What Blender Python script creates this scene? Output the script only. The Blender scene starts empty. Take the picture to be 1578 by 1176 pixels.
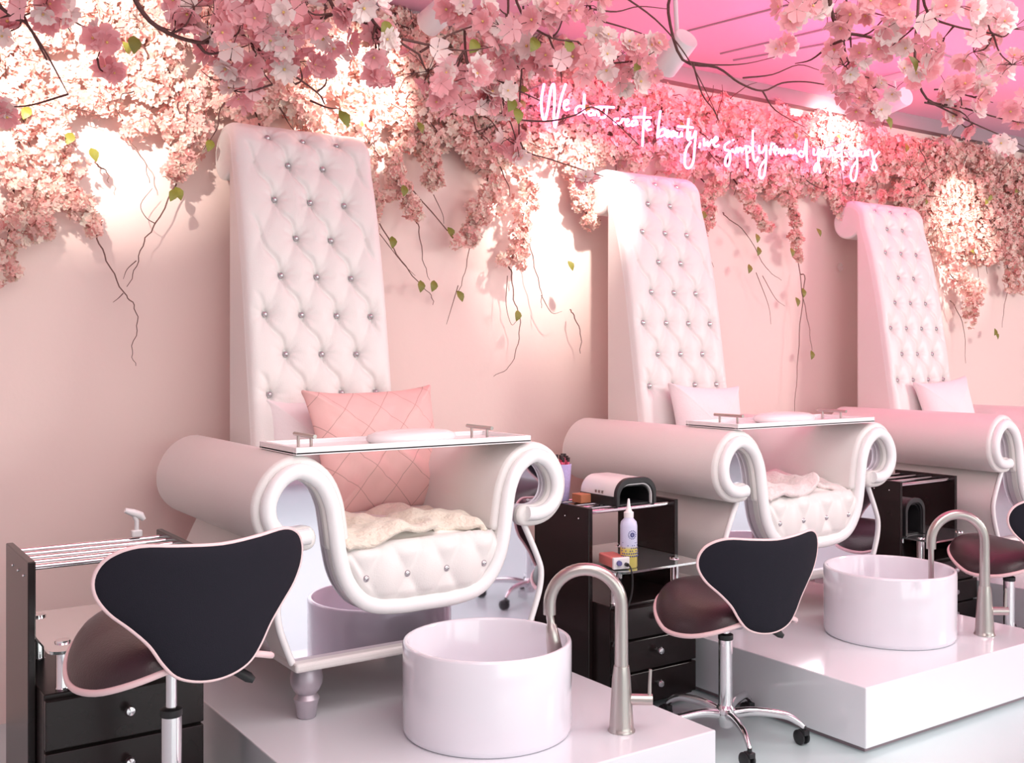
import bpy, math, random
import numpy as np
from mathutils import Vector, Matrix, Quaternion
random.seed(7)
rng = np.random.default_rng(7)
S = bpy.context.scene
C = S.collection
R = math.radians

# ------------------------------------------------------------------ camera, world, lights, exposure
FPX, HORIZON, YAW, EYE = 1625.0, 545.0, R(34.3), 1.35
cam = bpy.data.cameras.new('camera'); co = bpy.data.objects.new('camera', cam); C.objects.link(co)
co.location = (0, 0, EYE); co.rotation_euler = (R(90), 0, -YAW)
cam.sensor_width = 36; cam.lens = 36*FPX/1578; cam.shift_y = -(588-HORIZON)/1578
cam.clip_start = .05
S.camera = co
S.view_settings.view_transform = 'Standard'; S.view_settings.look = 'None'
S.view_settings.gamma = 1; S.view_settings.use_curve_mapping = False
S.view_settings.exposure = -0.05
S.cycles.max_bounces = 7; S.cycles.diffuse_bounces = 4; S.cycles.glossy_bounces = 4
S.cycles.transmission_bounces = 6; S.cycles.transparent_max_bounces = 8
S.cycles.caustics_reflective = False; S.cycles.caustics_refractive = False
S.cycles.sample_clamp_indirect = 6
S.cycles.use_denoising = True

w = bpy.data.worlds.new('daylight'); S.world = w; w.use_nodes = True
bg = w.node_tree.nodes['Background']; bg.inputs[0].default_value = (.90, 1, .97, 1); bg.inputs[1].default_value = 1.0

def light(name, kind, loc, target, power, color=(1, 1, 1), size=1.0, size_y=None, spot=None, blend=.5):
    l = bpy.data.lights.new(name, kind); l.energy = power; l.color = color
    if kind == 'AREA':
        l.size = size
        if size_y: l.shape = 'RECTANGLE'; l.size_y = size_y
    else:
        l.shadow_soft_size = size
    if kind == 'SPOT': l.spot_size = R(spot); l.spot_blend = blend
    o = bpy.data.objects.new(name, l); C.objects.link(o); o.location = loc
    o.rotation_euler = (Vector(target)-Vector(loc)).to_track_quat('-Z', 'Y').to_euler()
    return o
WALL = 4.22            # inner face of the flowered wall
CEIL = 2.887
# unseen overhead key and added fill lights, no fixtures; daylight from the shop front behind the camera
light('unseen_overhead_light', 'AREA', (8.0, -1.2, 2.78), (3.6, 3.6, .9), 272, (1, .99, .93), 1.4)  # unseen key from the right, throws the chair shadows leftward
light('unseen_overhead_light', 'AREA', (.2, .4, 2.80), (1.4, 3.2, .6), 34, (1, 1, .93), 1.8)  # added soft fill from the front left
light('unseen_overhead_light', 'AREA', (2.4, 1.3, 2.84), (2.4, 1.5, 0), 62, (1, 1, .95), 3.2, 1.6)  # added overhead fill to brighten platform and seat tops
light('shop_window_daylight', 'AREA', (2.5, -3.6, 1.6), (2.8, 3, .4), 84, (.92, 1, .96), 6.0, 2.4)
light('pink_cove_light', 'AREA', (4.8, 3.2, 2.35), (4.8, 3.0, 3), 12.5, (1, .10, .38), 3.0, .5)
light('pink_cove_light', 'AREA', (4.5, 3.93, 2.80), (4.5, 4.2, 2.35), 9, (1, .12, .26), 2.8, .06)

# ------------------------------------------------------------------ helpers
def ray(px, py):
    u = (px-789)/FPX; v = (HORIZON-py)/FPX
    return Vector((math.sin(YAW)+u*math.cos(YAW), math.cos(YAW)-u*math.sin(YAW), v))
def at_depth(px, py, d): return Vector((0, 0, EYE))+ray(px, py)*d
def at_y(px, py, y):
    r = ray(px, py); return Vector((0, 0, EYE))+r*(y/r.y)

def catmull(pts, n=6, closed=False):
    P = [Vector(p) for p in pts]; out = []; N = len(P)
    rngi = range(N) if closed else range(N-1)
    for i in rngi:
        if closed: p0, p1, p2, p3 = P[i-1], P[i], P[(i+1) % N], P[(i+2) % N]
        else:
            p1, p2 = P[i], P[i+1]
            p0 = P[i-1] if i > 0 else p1*2-p2
            p3 = P[i+2] if i+2 < N else p2*2-p1
        for k in range(n):
            t = k/n
            out.append(.5*((2*p1)+(p2-p0)*t+(2*p0-5*p1+4*p2-p3)*t*t+(3*p1-p0-3*p2+p3)*t**3))
    if not closed: out.append(P[-1].copy())
    return out

class MB:
    def __init__(s): s.v = []; s.f = []; s.m = []
    def add(s, vs, fs, m=0):
        b = len(s.v); s.v += [tuple(v) for v in vs]; s.f += [tuple(b+i for i in f) for f in fs]; s.m += [m]*len(fs)
        return s
    def box(s, x0, x1, y0, y1, z0, z1, m=0):
        vs = [(x, y, z) for x in (x0, x1) for y in (y0, y1) for z in (z0, z1)]
        return s.add(vs, [(0, 1, 3, 2), (4, 6, 7, 5), (0, 4, 5, 1), (2, 3, 7, 6), (0, 2, 6, 4), (1, 5, 7, 3)], m)
    def tube(s, path, r, n=10, closed=False, m=0, flat=1.0):
        P = [Vector(p) for p in path]; N = len(P)
        rr = r if isinstance(r, (list, tuple)) else [r]*N
        T = []
        for i in range(N):
            a = P[i-1] if (i > 0 or closed) else P[i]; b = P[(i+1) % N] if (i < N-1 or closed) else P[i]
            t = b-a
            T.append(t.normalized() if t.length > 1e-9 else Vector((0, 0, 1)))
        up = Vector((0, 1, 0)) if abs(T[0].y) < .8 else Vector((1, 0, 0))
        nrm = (up-T[0]*up.dot(T[0])).normalized(); vs = []
        for i in range(N):
            if i:
                q = T[i-1].rotation_difference(T[i]); nrm = q @ nrm
                nrm = (nrm-T[i]*nrm.dot(T[i])).normalized()
            bn = T[i].cross(nrm)
            for k in range(n):
                a = 2*math.pi*k/n
                vs.append(P[i]+nrm*(math.cos(a)*rr[i]*flat)+bn*(math.sin(a)*rr[i]))
        fs = []
        for i in range(N if closed else N-1):
            j = (i+1) % N
            for k in range(n):
                l = (k+1) % n; fs.append((i*n+k, i*n+l, j*n+l, j*n+k))
        if not closed:
            fs.append(tuple(reversed(range(n)))); fs.append(tuple((N-1)*n+k for k in range(n)))
        return s.add(vs, fs, m)
    def lathe(s, prof, n=32, c=(0, 0, 0), M=None, m=0):
        vs = []; fs = []; N = len(prof)
        for (r, z) in prof:
            for k in range(n):
                a = 2*math.pi*k/n; v = Vector((r*math.cos(a), r*math.sin(a), z))
                if M: v = M @ v
                vs.append(v+Vector(c))
        for i in range(N-1):
            for k in range(n):
                l = (k+1) % n; fs.append((i*n+k, i*n+l, (i+1)*n+l, (i+1)*n+k))
        if prof[0][0] > 1e-6: fs.append(tuple(reversed(range(n))))
        if prof[-1][0] > 1e-6: fs.append(tuple((N-1)*n+k for k in range(n)))
        return s.add(vs, fs, m)
    def prism(s, poly, a0, a1, axis='y', m=0):
        n = len(poly)
        def P(p, a): return {'y': (p[0], a, p[1]), 'x': (a, p[0], p[1]), 'z': (p[0], p[1], a)}[axis]
        vs = [P(p, a0) for p in poly]+[P(p, a1) for p in poly]
        fs = [tuple(range(n)), tuple(reversed(range(n, 2*n)))]
        fs += [(i, i+n, (i+1) % n+n, (i+1) % n) for i in range(n)]
        return s.add(vs, fs, m)
    def grid(s, fn, nu, nv, m=0):
        vs = [fn(i/nu, j/nv) for j in range(nv+1) for i in range(nu+1)]
        w_ = nu+1
        return s.add(vs, [(j*w_+i, j*w_+i+1, (j+1)*w_+i+1, (j+1)*w_+i) for j in range(nv) for i in range(nu)], m)
    def puff(s, outline, centre, front, back, deform, rings=9, power=3.0, m=0):
        """cushion grown from a closed outline: two domed faces meeting on the outline"""
        o = [Vector((p[0], p[1])) for p in outline]; c = Vector(centre); n = len(o)
        for side, th in ((1, front), (-1, back)):
            vs = [deform(c.x, c.y, side*th)]; fs = []
            for r in range(1, rings+1):
                t = math.sin(r/rings*math.pi/2); h = side*th*(max(0, 1-t**power))**.6
                for p in o:
                    q = c+(p-c)*t; vs.append(deform(q.x, q.y, h))
            for k in range(n): 
                f = (0, 1+k, 1+(k+1) % n); fs.append(f if side > 0 else f[::-1])
            for r in range(rings-1):
                for k in range(n):
                    l = (k+1) % n; f = (1+r*n+k, 1+(r+1)*n+k, 1+(r+1)*n+l, 1+r*n+l); fs.append(f if side > 0 else f[::-1])
            s.add(vs, fs, m)
        return s
    def sphere(s, c, r, n=12, m=0, sz=1.0):
        prof = [(r*math.sin(math.pi*i/(n//2+2)), -r*sz*math.cos(math.pi*i/(n//2+2))) for i in range(n//2+3)]
        prof[0] = (0, prof[0][1]); prof[-1] = (0, prof[-1][1])
        return s.lathe(prof, n, c, m=m)
    def build(s, name, mat, parent=None, smooth=40, bevel=None, seg=2, subsurf=0, merge=False):
        me = bpy.data.meshes.new(name); me.from_pydata(s.v, [], s.f)
        mats = mat if isinstance(mat, (list, tuple)) else [mat]
        for q in mats: me.materials.append(q)
        if len(mats) > 1: me.polygons.foreach_set('material_index', s.m)
        if merge:
            import bmesh
            bm = bmesh.new(); bm.from_mesh(me); bmesh.ops.remove_doubles(bm, verts=bm.verts, dist=1e-5)
            bmesh.ops.recalc_face_normals(bm, faces=bm.faces); bm.to_mesh(me); bm.free()
        me.update()
        if smooth is not None:
            me.shade_smooth(); me.set_sharp_from_angle(angle=R(smooth))
        o = bpy.data.objects.new(name, me); C.objects.link(o)
        if parent: o.parent = parent
        if bevel:
            b = o.modifiers.new('bevel', 'BEVEL'); b.width = bevel; b.segments = seg; b.limit_method = 'ANGLE'; b.angle_limit = R(35)
        if subsurf:
            b = o.modifiers.new('subsurf', 'SUBSURF'); b.levels = subsurf; b.render_levels = subsurf
        return o

def thing(name, label, cat, loc=(0, 0, 0), rz=0, group=None):
    o = bpy.data.objects.new(name, None); C.objects.link(o); o.empty_display_size = .1
    o.location = loc; o.rotation_euler = (0, 0, rz); o['label'] = label; o['category'] = cat
    if group: o['group'] = group
    return o
def tag(o, label, cat, group=None, kind=None):
    o['label'] = label; o['category'] = cat
    if group: o['group'] = group
    if kind: o['kind'] = kind
    return o
def struct(o): o['kind'] = 'structure'; return o
def dup(root, loc, label, rz=None):
    def cp(o, par):
        c = o.copy(); C.objects.link(c); c.parent = par
        for k in o.children: cp(k, c)
        return c
    r = cp(root, None); r.location = loc; r['label'] = label
    if rz is not None: r.rotation_euler = (0, 0, rz)
    return r

# ------------------------------------------------------------------ materials
def mat(name, color, rough=.5, metal=0, bump=0, bscale=60, var=0, vscale=5, coat=0, spec=.5, emit=None, estr=0, alpha=None, trans=0, sheen=0):
    m = bpy.data.materials.new(name); m.use_nodes = True; nt = m.node_tree; p = nt.nodes['Principled BSDF']
    p.inputs['Base Color'].default_value = (*color, 1); p.inputs['Roughness'].default_value = rough
    p.inputs['Metallic'].default_value = metal; p.inputs['Specular IOR Level'].default_value = spec
    p.inputs['Coat Weight'].default_value = coat; p.inputs['Coat Roughness'].default_value = .08
    p.inputs['Transmission Weight'].default_value = trans
    if sheen: p.inputs['Sheen Weight'].default_value = sheen
    if emit: p.inputs['Emission Color'].default_value = (*emit, 1); p.inputs['Emission Strength'].default_value = estr
    tc = nt.nodes.new('ShaderNodeTexCoord')
    if var:
        n = nt.nodes.new('ShaderNodeTexNoise'); n.inputs['Scale'].default_value = vscale; n.inputs['Detail'].default_value = 4
        nt.links.new(tc.outputs['Object'], n.inputs['Vector'])
        mx = nt.nodes.new('ShaderNodeMixRGB'); mx.blend_type = 'MIX'
        mx.inputs[1].default_value = (*[min(1, c*(1+var)) for c in color], 1); mx.inputs[2].default_value = (*[c*(1-var) for c in color], 1)
        nt.links.new(n.outputs['Fac'], mx.inputs[0]); nt.links.new(mx.outputs[0], p.inputs['Base Color'])
    if bump:
        n = nt.nodes.new('ShaderNodeTexNoise'); n.inputs['Scale'].default_value = bscale; n.inputs['Detail'].default_value = 3
        nt.links.new(tc.outputs['Object'], n.inputs['Vector'])
        b = nt.nodes.new('ShaderNodeBump'); b.inputs['Strength'].default_value = bump; b.inputs['Distance'].default_value = .01
        nt.links.new(n.outputs['Fac'], b.inputs['Height']); nt.links.new(b.outputs[0], p.inputs['Normal'])
    return m

def petal_mat(name, stops, trans=.35):
    m = bpy.data.materials.new(name); m.use_nodes = True; nt = m.node_tree; nt.nodes.clear()
    out = nt.nodes.new('ShaderNodeOutputMaterial'); g = nt.nodes.new('ShaderNodeNewGeometry'); cr = nt.nodes.new('ShaderNodeValToRGB')
    cr.color_ramp.interpolation = 'LINEAR'
    e = cr.color_ramp.elements
    while len(e) < len(stops): e.new(.5)
    for q, (pos, col) in zip(e, stops): q.position = pos; q.color = (*col, 1)
    nt.links.new(g.outputs['Random Per Island'], cr.inputs[0])
    d = nt.nodes.new('ShaderNodeBsdfDiffuse'); t = nt.nodes.new('ShaderNodeBsdfTranslucent'); mx = nt.nodes.new('ShaderNodeMixShader')
    mx.inputs[0].default_value = trans
    nt.links.new(cr.outputs[0], d.inputs[0]); nt.links.new(cr.outputs[0], t.inputs[0])
    nt.links.new(d.outputs[0], mx.inputs[1]); nt.links.new(t.outputs[0], mx.inputs[2]); nt.links.new(mx.outputs[0], out.inputs[0])
    return m

def emit_mat(name, col, strength):
    m = bpy.data.materials.new(name); m.use_nodes = True; nt = m.node_tree; nt.nodes.clear()
    out = nt.nodes.new('ShaderNodeOutputMaterial'); e = nt.nodes.new('ShaderNodeEmission')
    e.inputs[0].default_value = (*col, 1); e.inputs[1].default_value = strength; nt.links.new(e.outputs[0], out.inputs[0])
    return m

M_wall = mat('pink_painted_plaster', (.89, .685, .64), .7, bump=.08, bscale=25, var=.03, vscale=1.5)
M_white_wall = mat('white_painted_plaster', (.82, .78, .80), .7, bump=.05)
M_ceil = mat('gloss_ceiling_film', (.90, .47, .62), .35, bump=.05, bscale=3)
M_cornice = mat('mauve_grey_cornice', (.34, .25, .28), .6, var=.05)
M_floor = mat('polished_pale_floor', (.58, .71, .72), .22, bump=.03, bscale=6, var=.03, vscale=2)
M_gloss = mat('white_gloss_laminate', (.82, .825, .87), .12, coat=.4, bump=.01, bscale=8)
M_leather = mat('white_leather', (.82, .78, .76), .42, bump=.10, bscale=220, var=.015, vscale=3)
M_piping = mat('white_patent_leather', (.90, .88, .885), .25, bump=.05, bscale=120, coat=.3)
M_mirror = mat('mirror_panel', (.74, .69, .77), .03, metal=1)
M_crystal = mat('crystal_button', (.55, .53, .55), .08, metal=.8)
M_silver = mat('silver_painted_wood', (.50, .45, .50), .38, metal=.5)
M_black = mat('black_leather', (.034, .014, .018), .36, bump=.12, bscale=200, coat=.1)
M_shell = mat('charcoal_fabric', (.017, .016, .023), .85, spec=.12, bump=.15, bscale=500)
M_pinkpipe = mat('pale_pink_piping', (.86, .62, .63), .4, bump=.03)
M_chrome = mat('chrome', (.80, .78, .80), .10, metal=1, bump=.01)
M_nickel = mat('brushed_nickel', (.50, .455, .43), .30, metal=1, bump=.03, bscale=90)
M_rubber = mat('black_plastic', (.015, .014, .016), .45, bump=.03)
M_wood = mat('dark_espresso_laminate', (.014, .008, .008), .25, var=.25, vscale=9, spec=.35)
M_glass = mat('smoked_glass_shelf', (.35, .42, .42), .03, trans=.85, bump=.004)
M_porcelain = mat('white_porcelain', (.81, .79, .85), .10, coat=.5, bump=.006, bscale=5)
M_acrylic = mat('white_acrylic', (.90, .87, .88), .25, coat=.2, bump=.01)
M_pillow_pink = None
M_pillow_white = mat('white_velvet', (.90, .82, .83), .85, bump=.12, bscale=90, sheen=.3)
M_fleece = mat('cream_fleece', (.86, .75, .64), .95, bump=.9, bscale=70, var=.06, vscale=30, sheen=.4)
M_fleece_pink = mat('blush_fleece', (.88, .74, .73), .95, bump=.9, bscale=70, var=.05, vscale=30, sheen=.4)
M_bark = mat('brown_twig_bark', (.10, .038, .035), .8, bump=.4, bscale=150, var=.3, vscale=40)
M_thin = mat('thin_brown_vine', (.20, .10, .085), .8, bump=.3, bscale=150, var=.3, vscale=40)
M_leaf = mat('olive_green_leaf', (.19, .185, .025), .5, bump=.2, bscale=80, var=.3, vscale=20)
M_white_metal = mat('white_lamp_housing', (.80, .74, .76), .4, bump=.02)
P_wall = petal_mat('wall_blossom_petals', [(0, (.66, .28, .26)), (.10, (.86, .48, .45)), (.45, (.90, .60, .55)), (.7, (.93, .74, .66)), (1, (.95, .87, .76))])
P_big = petal_mat('cherry_blossom_petals', [(0, (.80, .38, .41)), (.45, (.87, .48, .51)), (.8, (.91, .62, .64)), (1, (.93, .85, .80))], .5)
P_pale = petal_mat('pale_blossom_petals', [(0, (.88, .72, .70)), (1, (.93, .88, .84))], .4)
M_stamen = mat('yellow_stamen', (.70, .45, .15), .7, var=.1)
M_neon = emit_mat('white_pink_neon_tube', (1.0, .22, .58), 11)

# ------------------------------------------------------------------ setting
ZP = .2252; PITCH = 1.8825; XC = 1.689; PF = 2.259
def slab(name, m, x0, x1, y0, y1, z0, z1): return struct(MB().box(x0, x1, y0, y1, z0, z1).build(name, m, smooth=None))
X0, X1, Y0 = -2.6, 12.5, -4.2
slab('floor', M_floor, X0, X1, Y0, WALL+.1, -.1, 0)
slab('wall_back', M_wall, X0, X1, WALL, WALL+.12, 0, CEIL+.1)
slab('wall_left', M_white_wall, X0-.12, X0, Y0, WALL+.12, 0, CEIL+.1)
slab('wall_right', M_wall, X1, X1+.12, Y0, WALL+.12, 0, CEIL+.1)
slab('ceiling', M_ceil, X0, X1, Y0, WALL, CEIL, CEIL+.1)
slab('trim_1', M_cornice, X0, X1, WALL-.07, WALL, CEIL-.085, CEIL)
for n_, (a, b) in enumerate((((1040, 52), (1225, 4)), ((1110, 82), (1330, 30)), ((1130, 92), (1420, 40)), ((1390, 62), (1560, 118)))):   # seams of the ceiling film
    pa, pb = [Vector((0, 0, EYE))+ray(*q)*((CEIL-EYE)/ray(*q).z) for q in (a, b)]
    struct(MB().tube([pa-Vector((0, 0, .002)), pb-Vector((0, 0, .002))], .006, 6).build('trim_%d' % (n_+2), M_cornice, None, 60))
wf = MB()   # shop front: piers and lintel around the open window bays
wf.box(X0, X1, Y0-.12, Y0, 0, .25).box(X0, X1, Y0-.12, Y0, 2.6, CEIL+.1)
for x in (X0, 1.2, 5.0, 8.8, X1-.25): wf.box(x, x+.25, Y0-.12, Y0, .25, 2.6)
struct(wf.build('wall_front', M_white_wall, smooth=None))

def platform(x, label):
    t = thing('foot_platform', label, 'platform', (x, PF, 0), group='white gloss pedicure platforms')
    MB().box(.02, 1.179-.02, .02, 1.75, 0, .018).build('plinth', M_cornice, t, None)
    MB().box(0, 1.179, 0, 1.78, .018, ZP).build('body', M_gloss, t, None, bevel=.004)
    return t
platform(XC-.5895, 'white gloss platform under the nearest throne chair')
platform(XC-.5895+PITCH, 'white gloss platform under the middle throne chair, its corner facing the viewer')
platform(XC-.5895+2*PITCH, 'white gloss platform under the farthest throne chair at the right edge')

# ------------------------------------------------------------------ throne chairs
def sgn_path(half):
    """mirror a right-hand half path (starting on the centre line) to the full path left end -> right end"""
    return [(-x, z) for x, z in reversed(half)]+[p for p in half if p[0] > 1e-6]
HALF = [(0, .322), (.10, .323), (.19, .338), (.245, .375), (.285, .44), (.305, .52), (.316, .60), (.330, .67), (.365, .735), (.43, .772),
        (.49, .750), (.528, .69), (.527, .63), (.495, .588), (.45, .572), (.402, .574)]
HALFS = [(p.x, p.y) for p in catmull([(*p, 0) for p in HALF], 4)]
CONT = [(.405, .56), (.412, .535), (.437, .485), (.472, .411), (.488, .36), (.482, .30), (.460, .235), (.440, .185)]
CONTS = [(p.x, p.y) for p in catmull([(*p, 0) for p in CONT], 4)]
def tuft(x, z, sx, z0, sz, amp, pw=.45):
    u = x/sx-.5; v = (z-z0)/(2*sz)
    a = abs(math.sin(math.pi*(u+v))); b = abs(math.sin(math.pi*(u-v)))
    return amp*(a*b)**pw
def sstep(a, b, x): t = min(1, max(0, (x-a)/(b-a))); return t*t*(3-2*t)

def make_chair():
    t = thing('throne_chair', '', 'chair', (XC, 2.98, ZP), group='tall white tufted throne chairs')
    # ---- body and mirror front
    poly = [(x, z) for x, z in reversed(sgn_path(HALFS))]           # right curl end -> left curl end
    poly += [(-x, z) for x, z in CONTS]+list(reversed(CONTS))
    MB().prism(poly, .045, .985).build('base', M_leather, t, 50)
    MB().prism(poly, .03, .044).build('mirror_panel', M_mirror, t, 30)
    for s in (-1, 1):
        MB().tube([(s*x, .03, z) for x, z in CONTS], .011, 10).build('welt', M_piping, t, 60)
    MB().box(-.444, .444, -.006, .985, .163, .192).build('plinth', M_leather, t, None, bevel=.010, seg=3)
    # ---- rolled arms: a thick leather sheet curled outward
    for s in (-1, 1):
        cl = [Vector((s*x, 0, z)) for x, z in HALFS if (x > .30 and z > .50) or x > .32]
        n = len(cl); outer = []; inner = []
        for i in range(n):
            d = (cl[min(n-1, i+1)]-cl[max(0, i-1)]).normalized(); nn = Vector((-d.z, 0, d.x))*s
            outer.append(cl[i]+nn*.046); inner.append(cl[i]-nn*.028)
        # round off the free end of the curl
        e = cl[-1]; d = (cl[-1]-cl[-2]).normalized(); nn = Vector((-d.z, 0, d.x))*s
        cap = [e+nn*(.009+.037*math.cos(a))+d*(.03*math.sin(a)) for a in (R(30), R(60), R(90), R(120), R(150))]
        pl = outer+cap+list(reversed(inner))
        pl2 = [(p.x, p.z) for p in pl]
        if s < 0: pl2.reverse()
        MB().prism(pl2, .0, 1.0).build('arm', M_leather, t, 35, bevel=.016, seg=3)
    # ---- U-shaped pan carrying the seat
    cl = [Vector((x, 0, z)) for x, z in sgn_path([p for p in HALFS if p[1] < .57 and p[0] < .33])]
    n = len(cl); outer = []; inner = []
    for i in range(n):
        d = (cl[min(n-1, i+1)]-cl[max(0, i-1)]).normalized(); nn = Vector((-d.z, 0, d.x))
        outer.append(cl[i]+nn*.022); inner.append(cl[i]-nn*.022)
    MB().prism([(p.x, p.z) for p in outer+list(reversed(inner))], .0, .70).build('seat_pan', M_leather, t, 35, bevel=.006)
    # ---- fat patent piping around the front edge, U under the seat and both curls
    pp = [(x, -.008, z) for x, z in sgn_path(HALFS)]
    MB().tube(pp, .025, 14, flat=.85).build('piping', M_piping, t, 60)
    # ---- seat: tufted apron rolling over into the seat top
    BX = .145
    def zb(x):
        a = abs(x); return .325 if a < .16 else .325+(a-.16)**2*9.5
    def seat(u, v):
        x = -.292+.584*u; b = zb(x); top = .535
        L1 = top-b; s = v*(L1+.78)
        edge = min(1, (.292-abs(x))/.05); edge = math.sqrt(max(0, 1-(1-edge)**2))
        if s < L1:
            z = b+s; k = z
            h = .012+.034*math.sin(min(1, s/.05)*math.pi/2)*edge
            r_ = sstep(.06, 0, L1-s)
            pf = tuft(x, k, BX, .425, .12, .019, .75)*sstep(0, .05, s)*edge
            return (x, .028-h-pf+r_*r_*.03, z)
        yy = s-L1
        pf = tuft(x, .425+.12+yy*.8, BX, .425, .12, .010, .75)*edge if yy < .22 else .012*edge
        return (x, .024+yy, top+.012*edge+pf*sstep(0, .05, yy)-.02*sstep(.05, 0, yy))
    st = MB().grid(seat, 84, 96).build('seat', M_leather, t, 75)
    for bx in (-1.5, -.5, .5, 1.5):
        MB().sphere((bx*BX, -.014, .425), .0125, 12).build('button', M_crystal, st, 30)
    # ---- tall back with a scroll rolled to the rear
    front = [(.70, .30), (.715, .50), (.765, .84), (.805, 1.10), (.855, 1.42), (.915, 1.70), (.962, 1.86)]
    fr = [(p.x, p.y) for p in catmull([(*p, 0) for p in front], 8)]
    cy, cz, cr = 1.068, 1.905, .100
    arc = [(cy+cr*math.cos(R(a)), cz+cr*math.sin(R(a))) for a in range(158, -132, -12)]
    side = fr+arc+[(1.0, 1.80), (1.0, .30)]
    MB().prism(side, -.297, .297, 'x').build('backrest', M_leather, t, 35, bevel=.014, seg=3)
    # welts along both edges of the side panels
    path = [Vector((0, y, z)) for y, z in fr+arc[:11]]
    cum = [0]
    for a, b in zip(path, path[1:]): cum.append(cum[-1]+(b-a).length)
    LT = cum[-1]
    def along(s):
        i = max(0, min(len(path)-2, next((k for k in range(len(cum)-1) if cum[k+1] >= s), len(path)-2)))
        f = (s-cum[i])/max(1e-6, cum[i+1]-cum[i]); p = path[i].lerp(path[i+1], f)
        d0 = (path[min(len(path)-1, i+1)]-path[max(0, i-1)]).normalized(); d1 = (path[min(len(path)-1, i+2)]-path[i]).normalized()
        d = d0.lerp(d1, f).normalized()
        return p, Vector((0, -d.z, d.y))
    s953 = next(cum[k] for k in range(len(path)) if path[k].z >= .953)
    rows = [s953+j*.15/.985 for j in range(7)]+[s953+1.008/.985]
    studs = []
    for j in range(8):
        xs = (-1.5, -.5, .5, 1.5) if j % 2 == 0 else (-1, 0, 1)
        if j in (4, 6): xs = (-.5, .5)
        studs += [(bx*.147, rows[j]) for bx in xs]
    def pucker(x, s, fade):
        d = 0
        for bx, bs in studs:                      # a dimple pulled in round every button
            r_ = math.hypot(x-bx, s-bs)
            if r_ < .13: d = max(d, .024*math.exp(-r_/.020)+.008*math.exp(-(r_/.05)**2)*(1+.35*math.cos(9*math.atan2(s-bs, x-bx))*min(1, r_/.03)))
        u = x/.147-.5; v_ = (s-s953)*.985/.30; a = u+v_; b = u-v_
        da = abs((a+.07*math.sin(2*math.pi*b)) % 1-.5); da = .5-da   # 0 on a crease running down to the right
        db = .5-abs(b % 1-.5)
        inside = 1 if -.02 < (s-s953) < (rows[7]-s953)+.02 else math.exp(-(min(abs(s-s953), abs(s-rows[7]))/.03)**2)
        g = .0105*math.exp(-(da*.13/.0085)**2)+.0045*math.exp(-(db*.13/.020)**2)
        return d+g*fade*inside-.006*fade*(da*db*4)**.5*inside
    def panel(u, v):
        x = -.294+.588*u; s = v*LT; p, nn = along(s)
        e = min(1, (.294-abs(x))/.045); e = math.sqrt(max(0, 1-(1-e)**2))
        zz = .953+(s-s953)*.985
        fade = (1-sstep(.215, .275, abs(x)))
        if zz < .9: fade *= sstep(.80, .9, zz)
        pf = .027-pucker(x, s, fade)
        end = sstep(0, .05, LT-s)
        q = p+nn*((.006+pf)*e*end-.004)
        return (x, q.y, q.z)
    tp = MB().grid(panel, 110, 330).build('tufted_panel', M_leather, t, 80)
    for bx, bs in studs:
        p, nn = along(bs); q = p+nn*.004
        MB().sphere((bx, q.y, q.z), .0125, 10).build('button', M_crystal, tp, 30)
    # ---- turned feet
    prof = [(.026, 0), (.030, .004), (.034, .04), (.038, .052), (.040, .060), (.034, .068), (.030, .074), (.040, .086), (.049, .105), (.051, .125), (.046, .148), (.038, .163)]
    for x in (-.375, .375):
        for y in (.075, .90): MB().lathe(prof, 28, (x, y, 0)).build('foot', M_silver, t, 40)
    return t
chair = make_chair()
chair['label'] = 'nearest white tufted throne chair, with pink quilted pillow and cream throw'
dup(chair, (XC+PITCH, 2.98, ZP), 'middle white tufted throne chair, below the start of the neon sign')
dup(chair, (XC+2*PITCH+.01, 2.98, ZP), 'farthest tufted throne chair at the right, glowing pink, no tray')

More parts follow.
